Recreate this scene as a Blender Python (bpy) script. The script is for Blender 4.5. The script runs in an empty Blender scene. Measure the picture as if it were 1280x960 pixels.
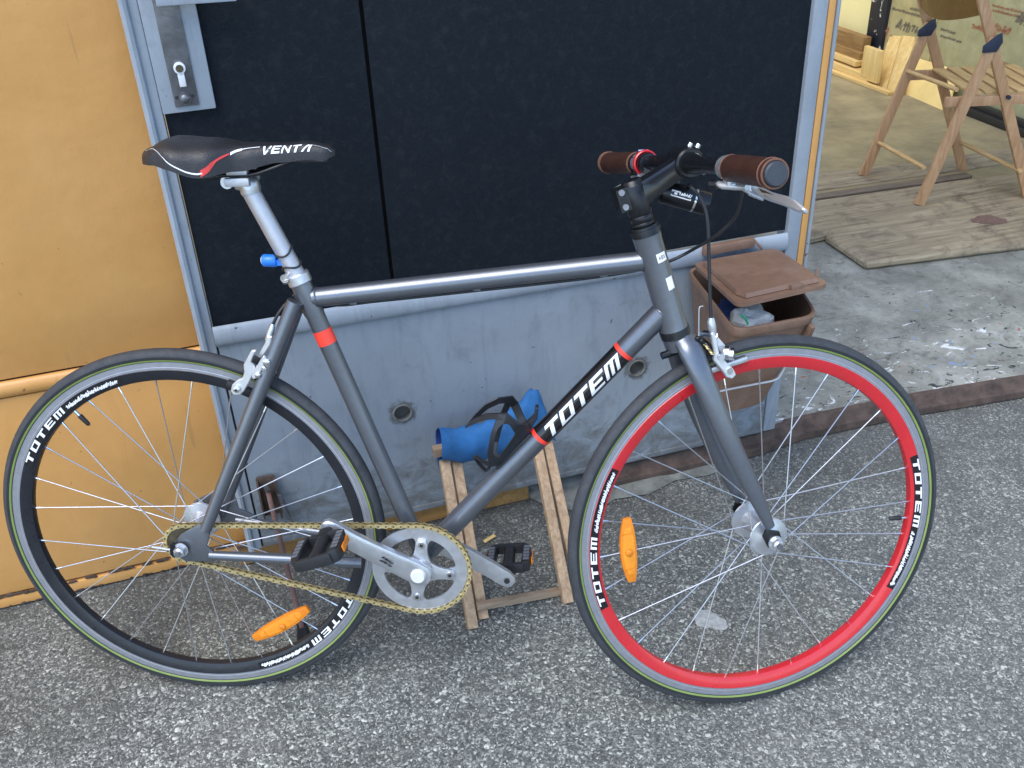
import bpy, bmesh, math, random
from mathutils import Vector as V, Matrix
from math import sin, cos, pi, radians, sqrt, atan2

sc = bpy.context.scene
COL = sc.collection
random.seed(7)

# ---------------------------------------------------------------- camera, sky, sun, exposure
PITCH, ROLL, CAM_H, FOCAL = 0.5563, -0.0458, 1.4228, 1.22      # focal length in picture widths / 1.28
cam_d = bpy.data.cameras.new("camera")
cam = bpy.data.objects.new("camera", cam_d)
COL.objects.link(cam)
cam_d.sensor_fit = 'HORIZONTAL'
cam_d.sensor_width = 36.0
cam_d.lens = 36.0 * FOCAL * 1000 / 1280
cam_d.clip_start, cam_d.clip_end = 0.02, 2000
FWD = V((0, cos(PITCH), -sin(PITCH)))
UP0 = V((0, sin(PITCH), cos(PITCH)))
RT0 = V((1, 0, 0))
CR = RT0 * cos(ROLL) + UP0 * sin(ROLL)
CU = -RT0 * sin(ROLL) + UP0 * cos(ROLL)
CO = V((0, 0, CAM_H))
cam.matrix_world = Matrix(((CR.x, CU.x, -FWD.x, CO.x), (CR.y, CU.y, -FWD.y, CO.y), (CR.z, CU.z, -FWD.z, CO.z), (0, 0, 0, 1)))
sc.camera = cam

SUN_EL, SUN_AZ = radians(60), radians(212)                       # azimuth: clockwise from +Y
world = bpy.data.worlds.new("World")
sc.world = world
world.use_nodes = True
wn = world.node_tree.nodes
bg = wn["Background"]
sky = wn.new("ShaderNodeTexSky")
sky.sky_type = 'NISHITA'
sky.sun_disc = False
sky.sun_elevation = SUN_EL
sky.sun_rotation = SUN_AZ
sky.air_density = 1.0
sky.dust_density = 0.6
sky.ozone_density = 2.2
world.node_tree.links.new(sky.outputs[0], bg.inputs[0])
bg.inputs[1].default_value = 0.15
sun_d = bpy.data.lights.new("sun", 'SUN')
sun_d.energy = 1.3
sun_d.angle = radians(42)
sun_d.color = (1.0, 0.96, 0.91)
sun = bpy.data.objects.new("sun", sun_d)
COL.objects.link(sun)
sdir = V((sin(SUN_AZ) * cos(SUN_EL), cos(SUN_AZ) * cos(SUN_EL), sin(SUN_EL)))
sun.rotation_euler = sdir.to_track_quat('Z', 'Y').to_euler()
sun.location = sdir * 20
sc.view_settings.view_transform = 'Standard'
sc.view_settings.look = 'None'
sc.view_settings.gamma = 1.0
sc.view_settings.exposure = 1.3

# ---------------------------------------------------------------- surveyed frames of the place
def on_plane(px, py, P0, n):
    """the point of the plane (P0, n) that was measured at photo position (px, py)"""
    d = FWD + CR * ((px - 640) / (FOCAL * 1000)) - CU * ((py - 480) / (FOCAL * 1000))
    return CO + d * ((P0 - CO).dot(n) / d.dot(n))

PSI, LEAN, WB, STEER, RW = -0.0770, 0.1630, 0.972, 0.307, 0.337
BO = V((-0.567, 1.269, 0))
BM = Matrix.Rotation(PSI, 3, 'Z') @ Matrix.Rotation(-LEAN, 3, 'X')
BIKE_M = Matrix.Translation(BO) @ BM.to_4x4()
HA = radians(73)
RAKE = V((sin(HA) * .045, 0, cos(HA) * .045))
QS = V((WB, 0, RW)) - RAKE
SA = Matrix.Rotation(STEER, 3, V((-cos(HA), 0, sin(HA))))
STEER_M = Matrix.Translation(QS) @ SA.to_4x4() @ Matrix.Translation(-QS)

def BK(px, py, y=0.0):                                            # bicycle frame coordinates
    P = on_plane(px, py, BO + BM @ V((0, y, 0)), BM @ V((0, 1, 0)))
    return BM.transposed() @ (P - BO)
def ST(px, py, y=0.0):                                            # steered assembly coordinates
    P0 = BO + BM @ (STEER_M @ V((QS.x, y, QS.z)))
    P = on_plane(px, py, P0, BM @ (SA @ V((0, 1, 0))))
    return STEER_M.inverted() @ (BM.transposed() @ (P - BO))
TH = math.atan(.2955)
WO = V((0, 1.747, 0))
WM3 = Matrix.Rotation(TH, 3, 'Z')
WALL_M = Matrix.Translation(WO) @ WM3.to_4x4()
def WL(px, py, d=0.0):                                            # facade frame: along, depth, height
    P = on_plane(px, py, WO + WM3 @ V((0, d, 0)), WM3 @ V((0, 1, 0)))
    return WM3.transposed() @ (P - WO)
def SD(px, py, s):
    P = on_plane(px, py, WO + WM3 @ V((s, 0, 0)), WM3 @ V((1, 0, 0)))
    return WM3.transposed() @ (P - WO)
def GR(px, py, z=0.0):
    P = on_plane(px, py, V((0, 0, z)), V((0, 0, 1)))
    return WM3.transposed() @ (P - WO)
def PV(px, py, P0, n):                                            # any plane given in facade coordinates
    P = on_plane(px, py, WO + WM3 @ V(P0), WM3 @ V(n))
    return WM3.transposed() @ (P - WO)

# ---------------------------------------------------------------- materials
def node(nt, kind, **kw):
    n = nt.nodes.new(kind)
    for k, v in kw.items():
        if k.startswith("i_"):
            key = k[2:]
            n.inputs[int(key) if key.isdigit() else key].default_value = v
        else:
            setattr(n, k, v)
    return n
def ramp(nt, fac, stops):
    r = nt.nodes.new("ShaderNodeValToRGB")
    el = r.color_ramp.elements
    while len(el) < len(stops):
        el.new(0.5)
    for e, (p, c) in zip(el, stops):
        e.position = p
        e.color = (*c, 1) if len(c) == 3 else c
    nt.links.new(fac, r.inputs[0])
    return r.outputs[0]
def mixc(nt, fac, a, b, blend='MIX'):
    m = node(nt, "ShaderNodeMix", data_type='RGBA', blend_type=blend)
    for sock, val in ((m.inputs[0], fac), (m.inputs[6], a), (m.inputs[7], b)):
        if hasattr(val, "links"):
            nt.links.new(val, sock)
        else:
            sock.default_value = val if isinstance(val, (int, float)) else (*val, 1)
    return m.outputs[2]
def coords(nt, scale=(1, 1, 1), rot=(0, 0, 0)):
    tc = nt.nodes.new("ShaderNodeTexCoord")
    mp = nt.nodes.new("ShaderNodeMapping")
    mp.inputs[3].default_value = scale
    mp.inputs[2].default_value = rot
    nt.links.new(tc.outputs['Object'], mp.inputs[0])
    return mp.outputs[0]
def noise(nt, co, scale, detail=4, rough=.6, dist=0.0):
    n = node(nt, "ShaderNodeTexNoise", i_Scale=scale, i_Detail=detail, i_Roughness=rough, i_Distortion=dist)
    nt.links.new(co, n.inputs['Vector'])
    return n.outputs[0]
def bump(nt, h, strength, dist=.01):
    b = node(nt, "ShaderNodeBump", i_Strength=strength, i_Distance=dist)
    nt.links.new(h, b.inputs['Height'])
    return b.outputs[0]
def new_mat(name):
    m = bpy.data.materials.new(name)
    m.use_nodes = True
    nt = m.node_tree
    return m, nt, nt.nodes["Principled BSDF"]
def mat(name, c, rough=.5, metal=0.0, var=.12, vscale=18, bumpy=0.0, bscale=200, dirt=None, dscale=6, damt=.35, coat=0, rvar=.1):
    """painted / plain surface with soft tone variation, roughness variation, fine relief and optional dirt"""
    m, nt, p = new_mat(name)
    L = nt.links
    co = coords(nt)
    n1 = noise(nt, co, vscale, 5, .65)
    lo = tuple(max(0, x * (1 - var)) for x in c)
    hi = tuple(min(1, x * (1 + var)) for x in c)
    col = ramp(nt, n1, [(.3, lo), (.7, hi)])
    if dirt:
        n2 = noise(nt, co, dscale, 8, .72, .6)
        f = ramp(nt, n2, [(.5, (0, 0, 0)), (.74, (damt,) * 3)])
        col = mixc(nt, f, col, dirt)
    L.new(col, p.inputs['Base Color'])
    p.inputs['Metallic'].default_value = metal
    rr = ramp(nt, noise(nt, co, vscale * 2.3, 4), [(.3, (max(.02, rough - rvar),) * 3), (.7, (min(1, rough + rvar),) * 3)])
    L.new(rr, p.inputs['Roughness'])
    if coat:
        p.inputs['Coat Weight'].default_value = coat
        p.inputs['Coat Roughness'].default_value = .12
    if bumpy:
        L.new(bump(nt, noise(nt, co, bscale, 3), bumpy, .002), p.inputs['Normal'])
    return m
def wood(name, c1, c2, axis='Z', rough=.65, gscale=14, dirt=(.06, .05, .04), damt=.3):
    m, nt, p = new_mat(name)
    s = {'X': (.08, 1, 1), 'Y': (1, .08, 1), 'Z': (1, 1, .08)}[axis]
    co = coords(nt, s)
    n = noise(nt, co, gscale * 5, 6, .6, 1.2)
    col = ramp(nt, n, [(.3, c1), (.68, c2)])
    d = ramp(nt, noise(nt, coords(nt), 9, 7, .7, .5), [(.52, (0, 0, 0)), (.75, (damt,) * 3)])
    nt.links.new(mixc(nt, d, col, dirt), p.inputs['Base Color'])
    p.inputs['Roughness'].default_value = rough
    nt.links.new(bump(nt, n, .25, .002), p.inputs['Normal'])
    return m

def asphalt_mat():
    m, nt, p = new_mat("asphalt")
    L = nt.links
    co = coords(nt)
    wv = nt.nodes.new("ShaderNodeVectorMath"); wv.operation = 'ADD'
    nz = node(nt, "ShaderNodeTexNoise", i_Scale=90.0, i_Detail=3)
    L.new(co, nz.inputs['Vector'])
    sc_ = nt.nodes.new("ShaderNodeVectorMath"); sc_.operation = 'SCALE'; sc_.inputs[3].default_value = .012
    L.new(nz.outputs[1], sc_.inputs[0])
    L.new(co, wv.inputs[0]); L.new(sc_.outputs[0], wv.inputs[1])
    vo = node(nt, "ShaderNodeTexVoronoi", i_Scale=205.0)
    L.new(wv.outputs[0], vo.inputs['Vector'])
    sep = nt.nodes.new("ShaderNodeSeparateColor"); L.new(vo.outputs['Color'], sep.inputs[0])
    chips = ramp(nt, sep.outputs[0], [(0, (.04, .043, .046)), (.30, (.095, .10, .102)), (.56, (.15, .158, .158)), (.78, (.36, .37, .36)), (.93, (.70, .71, .68)), (1, (.8, .8, .78))])
    vo2 = node(nt, "ShaderNodeTexVoronoi", i_Scale=330.0)
    L.new(wv.outputs[0], vo2.inputs['Vector'])
    sep2 = nt.nodes.new("ShaderNodeSeparateColor"); L.new(vo2.outputs['Color'], sep2.inputs[0])
    fine = ramp(nt, sep2.outputs[1], [(0, (.04, .043, .047)), (.5, (.13, .136, .14)), (.8, (.28, .285, .28)), (1, (.75, .75, .72))])
    pick = ramp(nt, noise(nt, co, 60, 3), [(.44, (0, 0, 0)), (.56, (1, 1, 1))])
    col = mixc(nt, pick, chips, fine)
    edge = ramp(nt, vo.outputs['Distance'], [(.45, (1, 1, 1)), (.95, (.45, .47, .5))])
    col = mixc(nt, .8, col, edge, 'MULTIPLY')
    big = ramp(nt, noise(nt, co, 2.2, 6, .6), [(.3, (.66, .67, .68)), (.72, (1.12, 1.12, 1.10))])
    col = mixc(nt, 1.0, col, big, 'MULTIPLY')
    sx_ = nt.nodes.new("ShaderNodeSeparateXYZ"); L.new(co, sx_.inputs[0])
    mr = node(nt, "ShaderNodeMapRange"); L.new(sx_.outputs[0], mr.inputs[0])
    mr.inputs[1].default_value = -.1; mr.inputs[2].default_value = .75; mr.inputs[3].default_value = .16; mr.inputs[4].default_value = .34
    col = mixc(nt, mr.outputs[0], col, (.185, .19, .185))
    col = mixc(nt, 1.0, col, (.94, .95, .88), 'MULTIPLY')
    stain = ramp(nt, noise(nt, co, 5.5, 8, .7, .8), [(.54, (0, 0, 0)), (.72, (.5, .5, .5))])
    col = mixc(nt, stain, col, (.065, .06, .052))
    # soft shade along the doors painted into the colour, with oily staining
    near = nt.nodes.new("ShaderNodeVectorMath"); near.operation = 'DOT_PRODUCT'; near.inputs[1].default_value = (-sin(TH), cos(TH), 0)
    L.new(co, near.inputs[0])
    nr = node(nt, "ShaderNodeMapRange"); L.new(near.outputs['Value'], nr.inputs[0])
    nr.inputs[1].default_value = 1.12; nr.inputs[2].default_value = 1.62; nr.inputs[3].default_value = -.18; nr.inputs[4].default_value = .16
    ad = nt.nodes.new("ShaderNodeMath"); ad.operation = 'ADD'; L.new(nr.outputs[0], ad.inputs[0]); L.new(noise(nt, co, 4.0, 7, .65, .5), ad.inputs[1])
    door_dark = ramp(nt, ad.outputs[0], [(.42, (0, 0, 0)), (.70, (.62, .62, .62))])
    col = mixc(nt, door_dark, col, (.058, .055, .048))
    light = ramp(nt, noise(nt, co, 3.1, 6, .6, .4), [(.55, (0, 0, 0)), (.75, (.3, .3, .3))])
    col = mixc(nt, light, col, (.24, .24, .225))
    L.new(col, p.inputs['Base Color'])
    p.inputs['Roughness'].default_value = .78
    hsum = nt.nodes.new("ShaderNodeMath"); hsum.operation = 'SUBTRACT'
    L.new(sep.outputs[0], hsum.inputs[0]); L.new(vo.outputs['Distance'], hsum.inputs[1])
    L.new(bump(nt, hsum.outputs[0], .5, .004), p.inputs['Normal'])
    return m

def concrete_mat():
    m, nt, p = new_mat("stained_concrete")
    L = nt.links
    co = coords(nt)
    col = ramp(nt, noise(nt, co, 7, 9, .72, .3), [(.28, (.11, .11, .094)), (.5, (.215, .216, .187)), (.72, (.36, .36, .315))])
    dark = ramp(nt, noise(nt, co, 22, 8, .75, 1.2), [(.53, (0, 0, 0)), (.68, (.8, .8, .8))])
    col = mixc(nt, dark, col, (.07, .066, .06))
    # drips and dabs of paint: near the sill (low depth) there are more of them
    sepc = nt.nodes.new("ShaderNodeSeparateXYZ"); L.new(co, sepc.inputs[0])
    near = node(nt, "ShaderNodeMapRange"); L.new(sepc.outputs[1], near.inputs[0])
    near.inputs[1].default_value = .75; near.inputs[2].default_value = .0; near.inputs[3].default_value = 0.0; near.inputs[4].default_value = .075
    for sc_, c, t, off in ((13, (.60, .61, .60), .672, 3.1), (17, (.012, .014, .018), .665, 9.7), (12, (.16, .24, .38), .70, 17.3), (19, (.30, .05, .035), .725, 29.9)):
        mp = nt.nodes.new("ShaderNodeMapping"); mp.inputs[1].default_value = (off, off * .7, 0); mp.inputs[3].default_value = (1.0, 1.9, 1); mp.inputs[2].default_value = (0, 0, .55)
        L.new(co, mp.inputs[0])
        a = nt.nodes.new("ShaderNodeMath"); a.operation = 'ADD'
        L.new(noise(nt, mp.outputs[0], sc_, 7, .66, 1.5), a.inputs[0]); L.new(near.outputs[0], a.inputs[1])
        f = ramp(nt, a.outputs[0], [(t, (0, 0, 0)), (t + .02, (.95,) * 3)])
        col = mixc(nt, f, col, c)
    L.new(col, p.inputs['Base Color'])
    p.inputs['Roughness'].default_value = .7
    L.new(bump(nt, noise(nt, co, 120, 6, .7), .3, .004), p.inputs['Normal'])
    return m

def ochre_mat():
    m, nt, p = new_mat("ochre_paint")
    L = nt.links
    co = coords(nt)
    col = ramp(nt, noise(nt, co, 3.2, 8, .62, .4), [(.25, (.58, .285, .080)), (.5, (.64, .328, .100)), (.75, (.68, .36, .122))])
    sm = coords(nt, (1, 1, .25))
    sme = ramp(nt, noise(nt, sm, 14, 8, .7, 1.0), [(.58, (0, 0, 0)), (.85, (.3, .3, .3))])
    col = mixc(nt, sme, col, (.30, .15, .05))
    spk = ramp(nt, noise(nt, co, 75, 3, .6), [(.70, (0, 0, 0)), (.74, (.7, .7, .7))])
    col = mixc(nt, spk, col, (.16, .07, .03))
    L.new(col, p.inputs['Base Color'])
    p.inputs['Roughness'].default_value = .42
    scr = ramp(nt, noise(nt, coords(nt, (1, 1, .06), (0, .5, 0)), 55, 2, .5), [(.69, (0, 0, 0)), (.72, (.3, .3, .3))])
    L.new(mixc(nt, scr, col, (.36, .2, .08)), p.inputs['Base Color'])
    hs = nt.nodes.new("ShaderNodeMath"); hs.operation = 'MULTIPLY_ADD'; hs.inputs[1].default_value = .25
    L.new(noise(nt, co, 26, 5, .6), hs.inputs[0]); L.new(noise(nt, co, 4.5, 3, .5), hs.inputs[2])
    L.new(bump(nt, hs.outputs[0], .35, .012), p.inputs['Normal'])
    return m

def leaf_mat(name, base, dirty=True):
    m, nt, p = new_mat(name)
    L = nt.links
    co = coords(nt)
    col = ramp(nt, noise(nt, co, 5, 8, .68, .3), [(.25, tuple(x * .84 for x in base)), (.75, tuple(x * 1.12 for x in base))])
    drip = ramp(nt, noise(nt, coords(nt, (1, 1, .16)), 30, 8, .75, .6), [(.50, (0, 0, 0)), (.78, (.6, .6, .6))])
    col = mixc(nt, drip, col, tuple(x * .5 for x in base))
    if dirty:
        sepc = nt.nodes.new("ShaderNodeSeparateXYZ"); L.new(co, sepc.inputs[0])
        low = node(nt, "ShaderNodeMapRange"); L.new(sepc.outputs[2], low.inputs[0])
        low.inputs[1].default_value = .30; low.inputs[2].default_value = .06; low.inputs[3].default_value = -.10; low.inputs[4].default_value = .2
        a = nt.nodes.new("ShaderNodeMath"); a.operation = 'ADD'
        L.new(noise(nt, coords(nt, (.75, 1, 1.0)), 20, 9, .75, .8), a.inputs[0]); L.new(low.outputs[0], a.inputs[1])
        f = ramp(nt, a.outputs[0], [(.5, (0, 0, 0)), (.72, (.8, .8, .8))])
        col = mixc(nt, f, col, (.10, .095, .085))
    blot = ramp(nt, noise(nt, co, 11, 9, .8, .4), [(.56, (0, 0, 0)), (.72, (.38, .38, .38))])
    col = mixc(nt, blot, col, tuple(x * .45 for x in base))
    chip = ramp(nt, noise(nt, co, 38, 4, .6, .3), [(.72, (0, 0, 0)), (.735, (.9, .9, .9))])
    col = mixc(nt, chip, col, (.12, .07, .045) if not dirty else (.11, .12, .14))
    spk = ramp(nt, noise(nt, co, 46, 2, .5), [(.73, (0, 0, 0)), (.76, (.9, .9, .9))])
    col = mixc(nt, spk, col, (.02, .025, .06))
    if dirty:
        for hx_, hz_ in ((WL(503, 516).x + .595, WL(503, 516).z), (WL(796, 460).x + .595, WL(796, 460).z)):
            ds = nt.nodes.new("ShaderNodeVectorMath"); ds.operation = 'DISTANCE'; ds.inputs[1].default_value = (hx_, 0, hz_)
            L.new(co, ds.inputs[0])
            mr = node(nt, "ShaderNodeMapRange"); L.new(ds.outputs['Value'], mr.inputs[0])
            mr.inputs[1].default_value = .019; mr.inputs[2].default_value = .042; mr.inputs[3].default_value = .32; mr.inputs[4].default_value = -.2
            a = nt.nodes.new("ShaderNodeMath"); a.operation = 'ADD'
            L.new(mr.outputs[0], a.inputs[0]); L.new(noise(nt, co, 70, 6, .7), a.inputs[1])
            col = mixc(nt, ramp(nt, a.outputs[0], [(.52, (0, 0, 0)), (.75, (.8, .8, .8))]), col, (.075, .075, .072))
        scr = ramp(nt, noise(nt, coords(nt, (1, 1, .05), (0, .9, 0)), 60, 2, .5), [(.70, (0, 0, 0)), (.73, (.35, .35, .35))])
        col = mixc(nt, scr, col, tuple(min(1, x * 1.6) for x in base))
    L.new(col, p.inputs['Base Color'])
    p.inputs['Roughness'].default_value = .45
    L.new(bump(nt, noise(nt, co, 60, 5, .6), .12, .003), p.inputs['Normal'])
    return m

MT = dict(
    asphalt=asphalt_mat(), concrete=concrete_mat(), ochre=ochre_mat(),
    leaf=leaf_mat("grey_door_paint", (.252, .292, .332)), leaf_edge=leaf_mat("pale_door_paint", (.30, .34, .382), False),
    black_panel=mat("black_panel_board", (.0062, .0100, .0150), .8, 0, .12, 90, .25, 420, (.05, .056, .06), 60, .22),
    beam=wood('dirty_ochre_beam', (.20, .095, .03), (.42, .22, .065), 'X', .7, 10, (.06, .035, .02), .8),
    void=mat('black_gap', (.0012, .0014, .0018), .9, 0, .05, 40),
    old_concrete=mat('old_mossy_concrete', (.155, .158, .138), .85, 0, .45, 22, .8, 130, (.05, .05, .042), 16, .8),
    rust=mat("rusty_steel", (.078, .052, .040), .8, .1, .5, 26, .8, 90, (.03, .022, .018), 14, .8),
    steel_worn=mat("worn_steel", (.20, .205, .22), .42, .75, .35, 20, .2, 120, (.07, .065, .06), 16, .6),
    chrome=mat("polished_alloy", (.72, .74, .76), .22, 1.0, .06, 40),
    alloy=mat("satin_alloy", (.58, .60, .63), .38, .84, .06, 60),
    alloy_cast=mat("cast_polished_alloy", (.70, .72, .74), .38, .7, .03, 60, 0, 200, None, 6, 0, 0, .03),
    alloy_satin=mat("brushed_seat_post", (.50, .51, .54), .48, .75, .05, 60),
    alloy_bright=mat("bright_silver_cap", (.80, .81, .83), .4, .3, .04, 60),
    alloy_dull=mat("machined_alloy", (.275, .28, .305), .5, .5, .1, 80),
    frame=mat("grey_metallic_paint", (.148, .163, .188), .36, .72, .05, 120, 0, 900, None, 6, 0, .5, .03),
    orange=mat("orange_red_paint", (.85, .055, .03), .35, 0, .04),
    black_gloss=mat("black_gloss_paint", (.008, .008, .010), .22, 0, .05, 40, 0, 100, None, 6, 0, .4, .02),
    black=mat("black_satin_metal", (.007, .0078, .010), .33, .1, .1, 40),
    black_plastic=mat("black_plastic", (.017, .018, .02), .48, 0, .15, 60, .15, 500),
    cage=mat("black_cage_plastic", (.017, .019, .023), .4, 0, .12, 60),
    grip_tape=mat("pedal_grip_tape", (.115, .125, .145), .85, 0, .25, 300, .4, 900),
    rubber=mat("tyre_rubber", (.034, .038, .044), .7, 0, .22, 35, .25, 500, (.09, .09, .09), 30, .35),
    rubber_side=mat("tyre_sidewall", (.015, .016, .018), .6, 0, .2, 40),
    green=mat("green_tyre_stripe", (.19, .26, .06), .5, 0, .12, 30),
    red_rim=mat("red_rim_paint", (.53, .019, .026), .3, 0, .05, 30, 0, 100, None, 6, 0, .4, .05),
    black_rim=mat("black_rim_paint", (.012, .014, .019), .34, 0, .1, 30),
    white=mat("white_print", (.82, .83, .84), .45, 0, .05, 80),
    red_print=mat("red_print", (.62, .045, .04), .45, 0, .05, 80),
    dark_print=mat("dark_print", (.02, .02, .022), .5, 0, .05, 80),
    faded_red=mat("faded_red_ink", (.42, .17, .09), .6, 0, .1, 80),
    faded_dark=mat("faded_dark_ink", (.20, .18, .12), .6, 0, .1, 80),
    spoke=mat("steel_spoke", (.52, .53, .55), .33, .85, .05, 40),
    gold=mat("brass_chain", (.66, .54, .27), .34, .75, .2, 60),
    chain_dark=mat("chain_pin_steel", (.14, .12, .08), .45, .8, .2, 60),
    amber=mat("amber_reflector", (.72, .215, .010), .22, 0, .1, 25, .5, 500),
    amber_lens=mat("amber_lens", (.84, .29, .018), .16, 0, .12, 90, .6, 700),
    saddle=mat("black_saddle_leather", (.015, .0155, .018), .46, 0, .15, 60, .35, 420),
    brown=mat("brown_leather", (.045, .0185, .0125), .42, 0, .2, 40, .2, 300),
    brown_edge=mat("brown_leather_edge", (.16, .075, .045), .6, 0, .2, 60),
    cap=mat("grey_end_cap", (.035, .043, .055), .45, 0, .1, 40),
    blue_light=mat("blue_silicone", (.02, .17, .62), .35, 0, .1, 30),
    bin=mat("brown_bin_plastic", (.182, .108, .072), .48, 0, .1, 30, .15, 300, (.32, .24, .19), 14, .35),
    bin_in=mat("bin_inside", (.03, .02, .015), .7, 0, .2, 30),
    canvas=mat("blue_canvas", (.016, .118, .31), .8, 0, .22, 22, .5, 700, (.05, .1, .2), 20, .5),
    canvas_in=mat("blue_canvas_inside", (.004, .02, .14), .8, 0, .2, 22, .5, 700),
    blue_bag=mat("dark_blue_bag", (.012, .03, .11), .35, 0, .3, 20),
    stool=wood("weathered_stool_wood", (.27, .17, .095), (.52, .365, .225), 'Z', .7),
    stool_x=wood("weathered_bar_wood", (.20, .14, .09), (.40, .30, .2), 'X', .7),
    chair=wood("chair_wood", (.36, .19, .09), (.54, .33, .18), 'Z', .5, 14, (.2, .1, .05), .25),
    seat_wood=wood("seat_slat_wood", (.42, .25, .10), (.62, .42, .2), 'Y', .4, 14, (.2, .1, .05), .2),
    chair_back=mat("varnished_plywood", (.20, .105, .028), .35, 0, .2, 12),
    hinge=mat("blue_black_hinge", (.012, .02, .05), .5, 0, .1),
    board=wood("worn_floor_board", (.16, .125, .082), (.36, .295, .195), 'X', .75, 8, (.055, .04, .033), .9),
    board_edge=wood("board_edge_wood", (.10, .075, .055), (.2, .16, .12), 'X', .8),
    pine=wood("pine_plank", (.62, .40, .13), (.80, .60, .26), 'Z', .6, 8, (.4, .2, .05), .3),
    pine_y=wood("pine_batten", (.55, .34, .11), (.76, .55, .23), 'Y', .6, 8, (.3, .15, .05), .3),
    old_timber=wood("brown_timber", (.20, .105, .03), (.34, .20, .07), 'Y', .7),
    ply=mat("yellow_plywood", (.80, .58, .22), .6, 0, .1, 8, .1, 200, (.5, .3, .1), 5, .3),
    wrap=mat("clouded_plastic_sheet", (.52, .45, .22), .4, 0, .22, 7, .3, 26, (.7, .62, .4), 5, .5),
    wrap_b=mat("pale_plastic_sheet", (.43, .405, .22), .4, 0, .2, 9, .3, 30, (.62, .58, .42), 6, .5),
    cream=mat("lamplit_cream_wall", (.97, .85, .42), .8, 0, .04, 4),  # warm lamplight of the workshop put into the wall colour
    floor_in=mat("lamplit_floor", (.27, .22, .12), .8, 0, .3, 6, .3, 60, (.16, .14, .1), 8, .5),
)
def spotted_post():
    m, nt, p = new_mat("splashed_post")
    co = coords(nt)
    f = ramp(nt, noise(nt, co, 16, 5, .6, .8), [(.60, (.014, .018, .03)), (.63, (.75, .73, .66))])
    nt.links.new(f, p.inputs['Base Color'])
    return m
MT['post'] = spotted_post()
MT['black_panel'].node_tree.nodes['Principled BSDF'].inputs['Specular IOR Level'].default_value = .22
def clear_bag():
    m, nt, p = new_mat("thin_white_bag")
    co = coords(nt)
    nt.links.new(ramp(nt, noise(nt, co, 40, 5, .6, 2.0), [(.3, (.45, .47, .46)), (.7, (.72, .73, .71))]), p.inputs['Base Color'])
    p.inputs['Roughness'].default_value = .3
    nt.links.new(bump(nt, noise(nt, co, 55, 4, .6, 1.5), .6, .006), p.inputs['Normal'])
    return m
MT['bag'] = clear_bag()

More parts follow.
